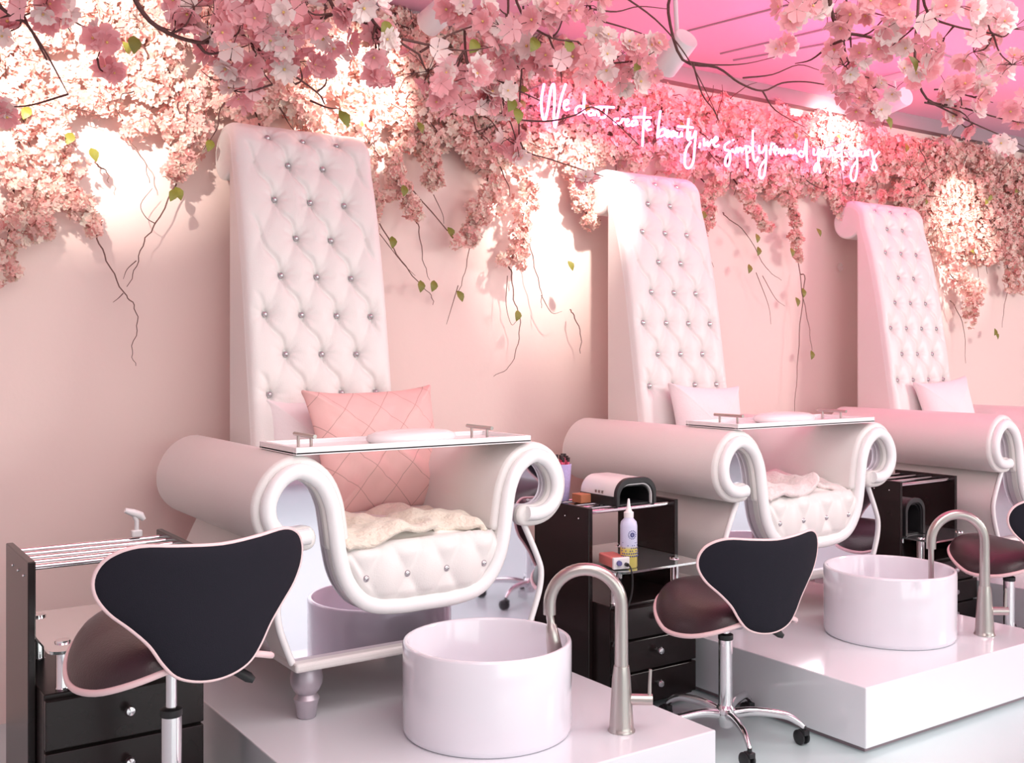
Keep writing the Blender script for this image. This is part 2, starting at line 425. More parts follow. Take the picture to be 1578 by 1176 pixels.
# ------------------------------------------------------------------ foot basins and taps
def make_basin(x, y, label):
    t = thing('foot_basin', label, 'basin', (x, y, ZP), group='round white foot basins')
    prof = [(.0, 0), (.244, 0), (.2505, .006), (.2535, .02), (.2535, .262), (.2505, .2695), (.246, .271), (.240, .2695), (.2365, .262), (.232, .10), (.215, .055), (.18, .035), (.03, .028), (0, .028)]
    MB().lathe(prof, 96).build('bowl', M_porcelain, t, 50)
    MB().lathe([(0, .0285), (.024, .0285), (.026, .031), (.020, .034), (0, .0345)], 24).build('drain', M_nickel, t, 50)
    return t
make_basin(1.724, 2.659, 'round white foot basin nearest the viewer, before the chair with the pink pillow')
make_basin(3.637, 2.645, 'round white foot basin farther back, beside the black stool')
def make_tap(x, y, label, swing, head_len):
    t = thing('basin_tap', label, 'tap', (x, y, ZP), rz=swing, group='brushed nickel gooseneck taps')
    MB().lathe([(0, 0), (.040, 0), (.0405, .004), (.037, .008), (.036, .02), (.0275, .16), (.0235, .19), (.0225, .195), (0, .195)], 40).build('base', M_nickel, t, 50)
    r = .107; zc = .374
    path = [(0, 0, .193), (0, 0, .30)]+[(r-r*math.cos(R(a)), 0, zc+r*math.sin(R(a))) for a in range(0, 181, 9)]+[(2*r, 0, zc-.03)]
    rad = [.0205, .0195]+[.019]*(len(path)-2)
    MB().tube(path, rad, 24).build('spout', M_nickel, t, 60)
    if head_len:
        h = MB(); M = Matrix.Rotation(R(8), 3, 'Y')
        h.lathe([(0, 0), (.011, 0), (.012, -.012), (.012, -.03), (.016, -.036), (.021, -.075), (.0255, -.13), (.0265, -.152), (.022, -.155), (0, -.152)], 28, (2*r, 0, zc-.028), M)
        hd = h.build('spray_head', M_nickel, t, 50)
        MB().sphere((2*r-.014, -.0235, zc-.115), .012, 16, sz=1.4).build('spray_button', M_rubber, hd, 50)
    else:
        MB().lathe([(0, 0), (.011, 0), (.011, -.145), (.009, -.15), (0, -.15)], 20, (2*r, 0, zc-.028)).build('spray_head', M_nickel, t, 50)
    MB().tube([(-.02, -.0, .095), (-.092, -.0, .095)], .0165, 20).build('lever_hub', M_nickel, t, 50)
    MB().tube([(-.083, 0, .10), (-.084, 0, .14), (-.086, 0, .185)], [.006, .0052, .0045], 12).build('lever', M_nickel, t, 50)
    return t
make_tap(2.041, 2.413, 'brushed nickel gooseneck tap beside the nearest foot basin, spray head pointing in', math.atan2(.246, -.317), True)
make_tap(3.94, 2.42, 'brushed nickel gooseneck tap beside the farther foot basin, thin spout end', R(145.7), False)

# ------------------------------------------------------------------ saddle stools
BACK = [(0, 0), (.05, .006), (.092, .024), (.122, .058), (.150, .102), (.188, .143), (.230, .183), (.255, .226), (.256, .268), (.232, .304), (.18, .323), (.10, .318), (0, .312)]
def mirror_outline(half, n=4):
    full = half+[(-x, y) for x, y in reversed(half[1:-1])]
    return [(p.x, p.y) for p in catmull([(x, y, 0) for x, y in full], n, True)]
SEAT = [(0, -.20), (.08, -.20), (.155, -.175), (.21, -.11), (.232, -.02), (.224, .07), (.190, .150), (.135, .212), (.07, .245), (0, .252)]
def make_stool(x, y, zs, rz, star, lever, label):
    t = thing('saddle_stool', label, 'stool', (x, y, 0), rz=rz, group='black saddle stools of the technicians')
    def sd(px, py, h):
        z = zs+.25*py*py*(1.0 if py > 0 else .4)-1.2*px*px*(1 if py < .05 else max(.4, 1-(py-.05)*2.4))
        return Vector((px, py, z+h))
    ol = mirror_outline(SEAT)
    MB().puff(ol, (0, .02), .058, .02, sd, 12, 8).build('seat', M_black, t, 60)
    MB().tube([sd(px*1.006, py*1.006, -.004) for px, py in ol], .0082, 8, True).build('seat_piping', M_pinkpipe, t, 60)
    def bd(px, h, th, f=1):
        return Vector((px, -.228-.10*h+1.15*px*px-th, zs-.045+h))
    ob = mirror_outline(BACK)
    # padded front towards the sitter, flat fabric shell behind
    f = MB().puff(ob, (0, .2), .012, .034, lambda a, b, h: bd(a, b, h), 10, 5)
    nf = len(f.f)
    f.m = [0]*(nf//2)+[1]*(nf-nf//2)
    f.build('backrest', [M_shell, M_black], t, 60)
    MB().tube([bd(px*1.004, (h-.18)*1.004+.18, -.003) for px, h in ob], .005, 8, True).build('backrest_piping', M_pinkpipe, t, 60)
    br = MB().tube([(0, -.05, zs-.035), (0, -.14, zs-.032), (0, -.20, zs-.01), (0, -.215, zs+.03)], [.020, .019, .018, .013], 12, flat=.55)
    br.build('back_bracket', M_rubber, t, 50)
    MB().lathe([(0, zs-.065), (.026, zs-.065), (.034, zs-.055), (.036, zs-.032), (.075, zs-.026), (.08, zs-.016), (0, zs-.016)], 28).build('mechanism', M_rubber, t, 40)
    piston = MB().lathe([(.0135, .30), (.0135, zs-.06)], 20)
    piston.build('piston', M_chrome, t, 50)
    zt = min(zs-.115, .47)
    po = MB().lathe([(.0, .085), (.0245, .085), (.0245, zt), (0, zt)], 28).build('pole', M_chrome, t, 40)
    MB().lathe([(.0248, zt-.006), (.0262, zt-.004), (.0262, zt+.012), (.018, zt+.016), (.0135, zt+.016)], 28).build('collar', M_rubber, po, 40)
    a = lever-rz; dx, dy = math.cos(a), math.sin(a)
    lv = MB().tube([(.03*dx, .03*dy, zs-.045), (.10*dx, .10*dy, zs-.055), (.125*dx, .125*dy, zs-.062)], .0045, 8).build('lever', M_rubber, t, 50)
    MB().tube([(.118*dx, .118*dy, zs-.058), (.135*dx, .135*dy, zs-.068), (.185*dx, .185*dy, zs-.098), (.198*dx, .198*dy, zs-.106)], [.007, .0125, .0135, .008], 10, flat=.6).build('lever_grip', M_rubber, lv, 60)
    MB().lathe([(0, .045), (.024, .045), (.030, .06), (.036, .085), (.036, .105), (.028, .118), (.0255, .122), (0, .122)], 28).build('hub', M_chrome, t, 45)
    for k in range(5):
        b = star-rz+k*2*math.pi/5; ux, uy = math.cos(b), math.sin(b)
        pts = catmull([(.025*ux, .025*uy, .092), (.10*ux, .10*uy, .104), (.20*ux, .20*uy, .098), (.245*ux, .245*uy, .078), (.265*ux, .265*uy, .060)], 5)
        n = len(pts); arm = MB().tube(pts, [.019-.009*i/(n-1) for i in range(n)], 12, flat=.75).build('base_arm', M_chrome, t, 60)
        cx, cy = .265*ux, .265*uy
        cs = MB().tube([(cx, cy, .068), (cx, cy, .046)], .008, 10)
        cs.box(cx-.012, cx+.012, cy-.016, cy+.016, .036, .054)
        cs.build('caster', M_rubber, t, None, bevel=.004)
        w_ = MB()
        for sx in (-1, 1):
            w_.lathe([(0, -.006), (.020, -.006), (.0255, -.003), (.0255, .003), (.020, .006), (0, .006)], 22, (cx+sx*.012, cy+.012, .0255), Matrix.Rotation(R(90), 3, 'Y'))
        w_.build('caster_wheel', M_rubber, t, 40)
    return t
make_stool(.765, 2.60, .650, R(9), R(126), R(-28), 'black saddle stool raised high in the left foreground, charcoal back to the viewer')
make_stool(2.70, 2.63, .470, R(-6), R(-47), R(-40), 'black saddle stool in the aisle before the middle chair, chrome star base')
make_stool(4.54, 2.67, .445, R(-4), R(-47), R(-40), 'black saddle stool cut off at the right edge of the view')

make_stool(3.34, 1.30, .60, R(165), R(10), R(-40), 'black saddle stool out in the room, reflected in the nearest chair\'s mirror front')

# ------------------------------------------------------------------ dark trolleys between the chairs
def make_trolley(x, y, w_, top, shelf, box, nrod, label, depth=.35):
    t = thing('manicure_trolley', label, 'trolley', (x, y, 0), group='dark laminate trolleys with chrome rails')
    for sx in (0, w_-.02):
        p = MB().box(sx, sx+.02, 0, depth, 0, top).build('side_panel', M_wood, t, None, bevel=.003)
        xo = sx-.001 if sx == 0 else sx+.021
        for k in range(3): MB().sphere((xo, .06+.085*k, top-.045), .0035, 10).build('screw_cap', M_chrome, p, 40)
    for k in range(nrod):
        yy = .03+(depth-.07)*k/(nrod-1)
        MB().tube([(.02, yy, top-.02), (w_-.02, yy, top-.02)], .0085, 14).build('rail', M_chrome, t, 50)
    b = MB().box(.021, w_-.021, -.10, depth-.01, .03, box); b.build('carcass', M_wood, t, None, bevel=.003)
    h = (box-.05)/3
    for k in range(3):
        z0 = .045+k*h
        d = MB().box(.021, w_-.021, -.122, -.102, z0, z0+h-.008).build('drawer', M_wood, t, None, bevel=.003)
        MB().lathe([(.006, 0), (.005, .012), (.013, .018), (.0145, .026), (.011, .033), (0, .035)], 20, (w_/2, -.122, z0+h*.55), Matrix.Rotation(R(90), 3, 'X')).build('knob', M_chrome, d, 50)
    g = MB()
    ol = []
    r = .035
    for (cx, cy, a0) in ((w_-.025-r, -.16+r, -90), (w_-.025-r, depth-.02-r, 0), (.025+r, depth-.02-r, 90), (.025+r, -.16+r, 180)):
        ol += [(cx+r*math.cos(R(a0+a)), cy+r*math.sin(R(a0+a))) for a in range(0, 91, 15)]
    g.prism(ol, shelf-.008, shelf, 'z'); g.build('glass_shelf', M_glass, t, 30)
    for px in (.075, w_-.075):
        for py in (-.06, depth-.08):
            MB().lathe([(0, box), (.019, box), (.017, box+.004), (.017, shelf-.0085), (0, shelf-.0085)], 20, (px, py, 0)).build('shelf_post', M_chrome, t, 40)
            MB().lathe([(0, shelf), (.020, shelf), (.019, shelf+.005), (0, shelf+.006)], 20, (px, py, 0)).build('post_cap', M_chrome, t, 40)
    return t
make_trolley(.518, 3.05, .455, .793, .584, .462, 5, 'dark laminate trolley at the left edge, white clamp on its chrome rails')
make_trolley(2.462, 3.10, .455, .770, .553, .418, 4, 'dark laminate trolley between the first two chairs, holding lamp and bottle')
make_trolley(4.375, 3.12, .465, .7356, .47, .366, 4, 'dark laminate trolley between the middle and farthest chairs')

# small white clamp on the left trolley's rails
t = thing('rail_clamp', 'small white clamp on the chrome rails of the left trolley', 'clamp', (.878, 3.345, .7835))
MB().box(-.016, .016, -.010, .010, 0, .022).build('jaw', M_acrylic, t, None, bevel=.004)
MB().tube([(0, 0, .02), (0, 0, .05), (-.008, 0, .068)], .007, 10).build('stem', M_acrylic, t, 50)
MB().tube([(-.035, 0, .085), (-.012, 0, .076), (.012, 0, .066), (.022, 0, .052)], [.008, .012, .012, .007], 10).build('handle', M_acrylic, t, 50)

# ------------------------------------------------------------------ nail lamps
def make_nail_lamp(x, y, z, W, H, D, top_mat, label, rz=0):
    t = thing('nail_lamp', label, 'nail lamp', (x, y, z), rz=rz, group='nail curing lamps')
    def arch(w_, h, k=10, z0=0):
        o = [(-w_/2, z0)]; r = min(h*.62, w_*.42)
        o += [(-w_/2+r-r*math.cos(R(90*i/k)), z0+h-r+r*math.sin(R(90*i/k))) for i in range(k+1)]
        o += [(w_/2-r+r*math.sin(R(90*i/k)), z0+h-r+r*math.cos(R(90*i/k))) for i in range(k+1)]
        return o+[(w_/2, z0)]
    outer = arch(W, H); inner = arch(W-.036, H-.026)
    MB().prism(outer+inner[::-1], 0, D).build('housing', top_mat, t, 40, bevel=.003)
    MB().prism(arch(W+.004, H+.003)+arch(W-.030, H-.020)[::-1], -.008, .012).build('front_rim', M_rubber, t, 40, bevel=.003)
    MB().prism(inner, D-.02, D-.004).build('back_wall', M_rubber, t, 40)
    for s in (-1, 1):
        xs = sorted((s*(W/2-.004), s*(W/2+.003)))
        MB().box(xs[0], xs[1], .012, D, 0, H*.36).build('side_band', M_rubber, t, None, bevel=.002)
    MB().box(-W/2+.016, W/2-.016, .012, D-.02, 0, .006).build('tray', M_rubber, t, None)
    lin = MB().prism(arch(W-.037, H-.027)+arch(W-.044, H-.032)[::-1], .012, D-.02).build('liner', M_rubber, t, 40)
    for i in range(4):
        for j in range(3):
            MB().sphere((-W*.22+i*W*.15, D-.022, H*.25+j*H*.17), .0035, 8).build('diode', M_acrylic, lin, 40)
    for k in range(3):
        MB().box(-W/2-.001, -W/2+.004, D*.35+k*.02, D*.35+k*.02+.010, H*.42, H*.52).build('vent', M_nickel, t, None)
    return t
make_nail_lamp(2.715, 3.125, .7595, .20, .105, .22, M_piping, 'white and black nail lamp on the rails of the middle trolley')
make_nail_lamp(4.50, 3.13, .471, .15, .175, .10, M_rubber, 'all-black nail lamp on the glass shelf of the right trolley')

# ------------------------------------------------------------------ things on the middle trolley
def bottle_mat():
    m = mat('bottle_plastic', (.8, .8, .8), .35); nt = m.node_tree; p = nt.nodes['Principled BSDF']
    tc = nt.nodes.new('ShaderNodeTexCoord'); sp = nt.nodes.new('ShaderNodeSeparateXYZ'); nt.links.new(tc.outputs['Object'], sp.inputs[0])
    cr = nt.nodes.new('ShaderNodeValToRGB'); mr = nt.nodes.new('ShaderNodeMapRange'); mr.inputs['From Max'].default_value = .2
    nt.links.new(sp.outputs['Z'], mr.inputs[0]); nt.links.new(mr.outputs[0], cr.inputs[0]); nt.links.new(cr.outputs[0], p.inputs['Base Color'])
    e = cr.color_ramp.elements; e[0].position = .36; e[0].color = (.74, .64, .18, 1); e[1].position = .41; e[1].color = (.66, .66, .86, 1)
    return m
t = thing('squeeze_bottle', 'clear squeeze bottle with yellow liquid on the middle trolley\'s glass shelf', 'bottle', (2.577, 3.005, .5535))
MB().lathe([(0, 0), (.029, 0), (.032, .004), (.032, .155), (.029, .170), (.018, .182), (.0165, .19), (0, .19)], 36).build('body', bottle_mat(), t, 50)
MB().lathe([(0, .186), (.0185, .186), (.0185, .205), (.012, .210), (.007, .228), (.0035, .255), (0, .256)], 24).build('nozzle', M_acrylic, t, 50)
M_ink = mat('blue_printed_ink', (.12, .12, .30), .6, bump=.02)
ink = MB()
for row in range(6):
    for k in range(12):
        a = R(-180+k*15+(row % 2)*7.5); zz = .045+row*.010
        if row > 1 and random.random() < .12*row: continue
        ink.sphere((.0322*math.cos(a), .0322*math.sin(a), zz), .0032-.0003*row, 8)
for k in range(14):
    b = k*2*math.pi/14; a = R(-105)+.0150*math.cos(b)/.032; ink.sphere((.0322*math.cos(a), .0322*math.sin(a), .125+.0150*math.sin(b)), .0022, 8)
for k in range(8):
    b = k*2*math.pi/8; a = R(-105)+.006*math.cos(b)/.032; ink.sphere((.0322*math.cos(a), .0322*math.sin(a), .125+.006*math.sin(b)), .0036, 8)
ink.build('printed_label', M_ink, t, 60)

M_salmon = mat('salmon_plastic', (.80, .22, .20), .35, bump=.02)
t = thing('nail_drill_box', 'salmon pink nail drill box with white end on the middle glass shelf', 'nail drill', (2.528, 3.01, .5535), rz=R(-14))
MB().box(-.032, .032, -.02, .10, .004, .044).build('case', M_salmon, t, None, bevel=.006, seg=3)
fp = MB().box(-.033, .033, -.034, -.018, .002, .046).build('front_plate', M_acrylic, t, None, bevel=.004)
MB().lathe([(0, 0), (.010, 0), (.009, .010), (0, .010)], 18, (-.012, -.034, .026), Matrix.Rotation(R(90), 3, 'X')).build('dial', M_ink, fp, 40)
MB().lathe([(0, 0), (.007, 0), (.007, .014), (0, .014)], 14, (.017, -.034, .020), Matrix.Rotation(R(90), 3, 'X')).build('plug', M_rubber, fp, 40)
MB().tube(catmull([(.017, -.047, .020), (.022, -.062, .012), (.026, -.070, -.03), (.020, -.066, -.10), (-.02, -.06, -.20), (-.05, -.06, -.27)], 6), .003, 8).build('cable', M_rubber, t, 60)

t = thing('power_cable', 'thin black cable hanging behind the salmon drill box', 'cable', (2.53, 3.30, .745))
MB().tube(catmull([(0, 0, 0), (.008, -.004, -.03), (.025, -.006, -.08), (.02, -.01, -.16), (.01, -.02, -.183)], 6), .0036, 8).build('cord', M_rubber, t, 60)

M_lilac = mat('glittery_lilac_plastic', (.50, .42, .72), .35, bump=.5, bscale=400, var=.25, vscale=120)
t = thing('tool_cup', 'lilac glitter cup full of pink tools at the back of the middle trolley', 'cup', (2.555, 3.40, .7595))
MB().lathe([(0, 0), (.034, 0), (.036, .004), (.045, .145), (.043, .147), (.041, .145), (.033, .008), (0, .008)], 30).build('cup', M_lilac, t, 50)
M_hot = mat('hot_pink_handle', (.80, .12, .22), .4, bump=.02)
for k in range(11):
    a = k*2.4; r = .030*math.sqrt((k+.5)/11); tl = random.uniform(-.25, .25)
    x, y = r*math.cos(a), r*math.sin(a)
    b = MB().tube([(x*.7, y*.7, .015), (x*1.25, y*1.25, .155+random.uniform(0, .02))], .0055, 8).build('handle', M_hot, t, 50)
    e = .172+random.uniform(0, .016); MB().tube([(x*1.24, y*1.24, e-.018), (x*1.28, y*1.28, e)], .0058, 8).build('tip', M_black, b, 50)
M_orange = mat('terracotta_card', (.55, .20, .10), .7, bump=.05)
o = MB().box(-.035, .035, -.03, .03, 0, .035).build('small_box', M_orange, None, None, bevel=.003); o.location = (2.598, 3.305, .7595)
tag(o, 'small terracotta box between the cup and the white nail lamp', 'box')

# ------------------------------------------------------------------ trays resting on the arms
def make_tray(x, label):
    t = thing('arm_tray', label, 'tray', (x+.03, 2.965, ZP+.819), group='white trays across the chair arms')
    L, D = .86, .30
    MB().box(0, L, 0, D, .002, .010).build('board', M_acrylic, t, None, bevel=.002)
    rim = MB(); rim.box(0, L, 0, .016, 0, .024).box(0, L, D-.016, D, 0, .024).box(0, .016, .016, D-.016, 0, .024).box(L-.016, L, .016, D-.016, 0, .024)
    rim.build('rim', M_acrylic, t, None, bevel=.002)
    for hx in (.085, L-.125):
        hn = MB().tube([(hx, .055, .050), (hx, .215, .050)], .0065, 12)
        h = hn.build('handle', M_nickel, t, 50)
        for yy in (.085, .185): MB().tube([(hx, yy, .010), (hx, yy, .050)], .005, 10).build('handle_post', M_nickel, h, 50)
    return t
make_tray(1.212, 'white tray with two metal handles across the nearest chair\'s arms')
make_tray(1.212+PITCH-.01, 'white tray with two metal handles across the middle chair\'s arms')
def make_dish(x, y, label):
    t = thing('hand_cushion', label, 'hand cushion', (x, y, ZP+.8295), group='white hand cushions on the trays')
    MB().lathe([(0, 0), (.150, 0), (.160, .006), (.163, .014), (.158, .026), (.13, .036), (.07, .041), (0, .043)], 48, M=Matrix.Scale(.62, 3, (0, 1, 0))).build('cushion', M_acrylic, t, 60)
    return t
make_dish(1.72, 3.12, 'flat oval white cushion on the nearest tray')
make_dish(1.72+PITCH-.04, 3.12, 'flat oval white cushion on the middle chair\'s tray')

# ------------------------------------------------------------------ pillows and throws
def quilt_mat():
    m = mat('pink_quilted_satin', (.85, .51, .485), .55, bump=.05, bscale=60); nt = m.node_tree; p = nt.nodes['Principled BSDF']
    tc = nt.nodes.new('ShaderNodeTexCoord'); sp = nt.nodes.new('ShaderNodeSeparateXYZ'); nt.links.new(tc.outputs['Object'], sp.inputs[0])
    def op(k, a, b=None):
        n = nt.nodes.new('ShaderNodeMath'); n.operation = k
        for i, q in enumerate((a, b)):
            if q is None: continue
            if isinstance(q, (int, float)): n.inputs[i].default_value = q
            else: nt.links.new(q, n.inputs[i])
        return n.outputs[0]
    fs = []
    for s in (1, -1):
        a = op('ADD', op('MULTIPLY', sp.outputs['X'], 1/.15), op('MULTIPLY', sp.outputs['Z'], s/.15))
        f = op('ABSOLUTE', op('SUBTRACT', op('FRACT', a), .5)); fs.append(op('GREATER_THAN', f, .487))
    mx = nt.nodes.new('ShaderNodeMixRGB'); nt.links.new(op('MAXIMUM', fs[0], fs[1]), mx.inputs[0])
    mx.inputs[1].default_value = (.85, .51, .485, 1); mx.inputs[2].default_value = (.58, .33, .30, 1); nt.links.new(mx.outputs[0], p.inputs['Base Color'])
    return m
def make_pillow(name, label, loc, rot, W, H, T, m, quilt=False):
    half = [(0, -H*.46), (W*.25, -H*.465), (W*.44, -H*.49), (W*.5, -H*.5), (W*.485, -H*.43), (W*.46, -H*.2), (W*.455, 0), (W*.46, H*.2), (W*.485, H*.43), (W*.5, H*.5), (W*.44, H*.49), (W*.25, H*.465), (0, H*.46)]
    ol = mirror_outline(half, 4)
    def df(x, z, h):
        if quilt:
            a = abs(math.sin(math.pi*((x+z)/.15+.5))); b = abs(math.sin(math.pi*((x-z)/.15+.5)))
            h *= .80+.20*(a*b)**.4
        h += (1 if h > 0 else -1)*abs(h)*.05*math.sin(x*37+z*21)
        return Vector((x, -h, z))
    o = MB().puff(ol, (0, 0), T*.5, T*.5, df, 22 if quilt else 12, 2.2).build(name, m, None, 80, merge=True)
    o.location = loc; o.rotation_euler = rot
    return tag(o, label, 'pillow', 'pillows on the throne chairs')
M_quilt = quilt_mat()
pk = make_pillow('throw_pillow', 'pink quilted diamond pillow standing on the nearest throne chair', (1.815, 3.53, ZP+.765), (R(-20), R(-1), R(4)), .56, .49, .16, M_quilt, True)
gems = []
for i in range(-4, 5):
    for j in range(-4, 5):
        x, z = (i+j)*.075, (i-j)*.075
        if abs(x) < .21 and abs(z) < .19: gems.append((x, z))
for x, z in gems:
    q = max(0, 1-max(abs(x)/.245, abs(z)/.22)**2.6)**.6
    MB().sphere((x, -.078*q*.80-.002, z), .0055, 8).build('stud', M_crystal, pk, 40)
make_pillow('throw_pillow', 'pale pink pillow peeking out behind the pink quilted one', (1.675, 3.68, ZP+.75), (R(-14), 0, R(-6)), .46, .42, .12, M_pillow_white)
make_pillow('throw_pillow', 'white pillow on the middle throne chair', (1.689+PITCH+.02, 3.60, ZP+.765), (R(-16), R(3), R(-6)), .42, .44, .15, M_pillow_white)
make_pillow('throw_pillow', 'white pillow on the farthest throne chair', (1.689+2*PITCH+.06, 3.60, ZP+.765), (R(-16), R(-5), R(-10)), .40, .44, .15, M_pillow_white)

def make_throw(label, x, m, seed):
    rs = random.Random(seed); ph = [rs.uniform(0, 6.28) for _ in range(6)]
    def fn(u, v):
        X = -.285+.53*u
        front = -.022+.008*math.sin(X*14+ph[0])+.06*sstep(.03, .09, X)-.03*sstep(.12, .22, X)
        Y = front+(.40-front)*v
        z = .553+.012*math.sin(X*23+ph[1]+Y*7)+.010*math.sin(Y*26+ph[2]+X*11)+.028*math.exp(-((X-.05)/.04)**2)*(1-v)
        z += .006*math.sin(X*61+ph[3])*math.sin(Y*53+ph[4])
        if v < .12: z -= .020*(1-v/.12)**2
        e = min(u, 1-u)
        if e < .05: z -= .014*(1-e/.05)**2
        return (X, Y, z+.016)
    top = MB().grid(fn, 70, 60)
    o = top.build('seat_throw', m, None, 80); o.location = (x, 2.98, ZP)
    so = o.modifiers.new('thickness', 'SOLIDIFY'); so.thickness = .018; so.offset = -1
    return tag(o, label, 'throw', 'fleece throws on the seats')
make_throw('cream fleece throw spread on the nearest chair seat', 1.689, M_fleece, 3)
make_throw('blush pink fleece throw spread on the middle chair seat', 1.689+PITCH, M_fleece_pink, 8)
make_throw('blush fleece throw on the farthest chair seat, mostly hidden', 1.689+2*PITCH+.01, M_fleece_pink, 12)

# ------------------------------------------------------------------ track spotlights aimed at the flower wall
def make_spot(loc, target, power, cone, label, col=(1, .90, .80), soft=.03):
    t = thing('track_spotlight', label, 'spotlight', (loc[0], loc[1], CEIL), group='white track spotlights')
    L = Vector(loc)-Vector((loc[0], loc[1], CEIL)); d = (Vector(target)-Vector(loc)).normalized()
    Mq = Vector((0, 0, 1)).rotation_difference(d).to_matrix()
    MB().box(-.03, .03, -.09, .09, -.035, 0).build('adapter', M_white_metal, t, None, bevel=.004)
    MB().tube([(0, 0, -.03), tuple(L-d*.02)], .010, 12).build('stem', M_white_metal, t, 50)
    hd = MB().lathe([(0, -.09), (.050, -.09), (.053, -.086), (.053, .082), (.050, .086), (.047, .082), (.042, .03), (0, .028)], 32, L, Mq)
    h = hd.build('lamp_head', M_white_metal, t, 40)
    MB().lathe([(0, .031), (.037, .031), (.037, .034), (0, .036)], 24, L, Mq).build('lens', emit_mat('lamp_lens', (1, .93, .85), 6), h, 40)
    light('spot_beam', 'SPOT', Vector(loc)+d*.10, target, power, col, soft, spot=cone, blend=.9)
    return t
make_spot((2.09, 3.56, 2.68), (1.98, 4.2, 2.46), 150, 68, 'white cylinder spotlight above the nearest chair, among the blossoms')
make_spot((3.04, 3.25, 2.60), (3.10, 4.2, 2.0), 120, 56, 'white cylinder spotlight left of the pink ceiling, before the neon sign')
make_spot((.25, 2.75, 2.55), (.80, 4.2, 2.46), 330, 56, 'white spotlight just outside the left edge lighting the left blossoms')
make_spot((5.02, 3.62, 2.74), (5.12, 4.2, 2.66), 46, 70, 'spotlight in the white glare above the end of the neon sign')
make_spot((6.1, 3.05, 2.66), (6.40, 4.2, 2.12), 150, 46, 'white spotlight over the farthest chair lighting the pale blossoms')

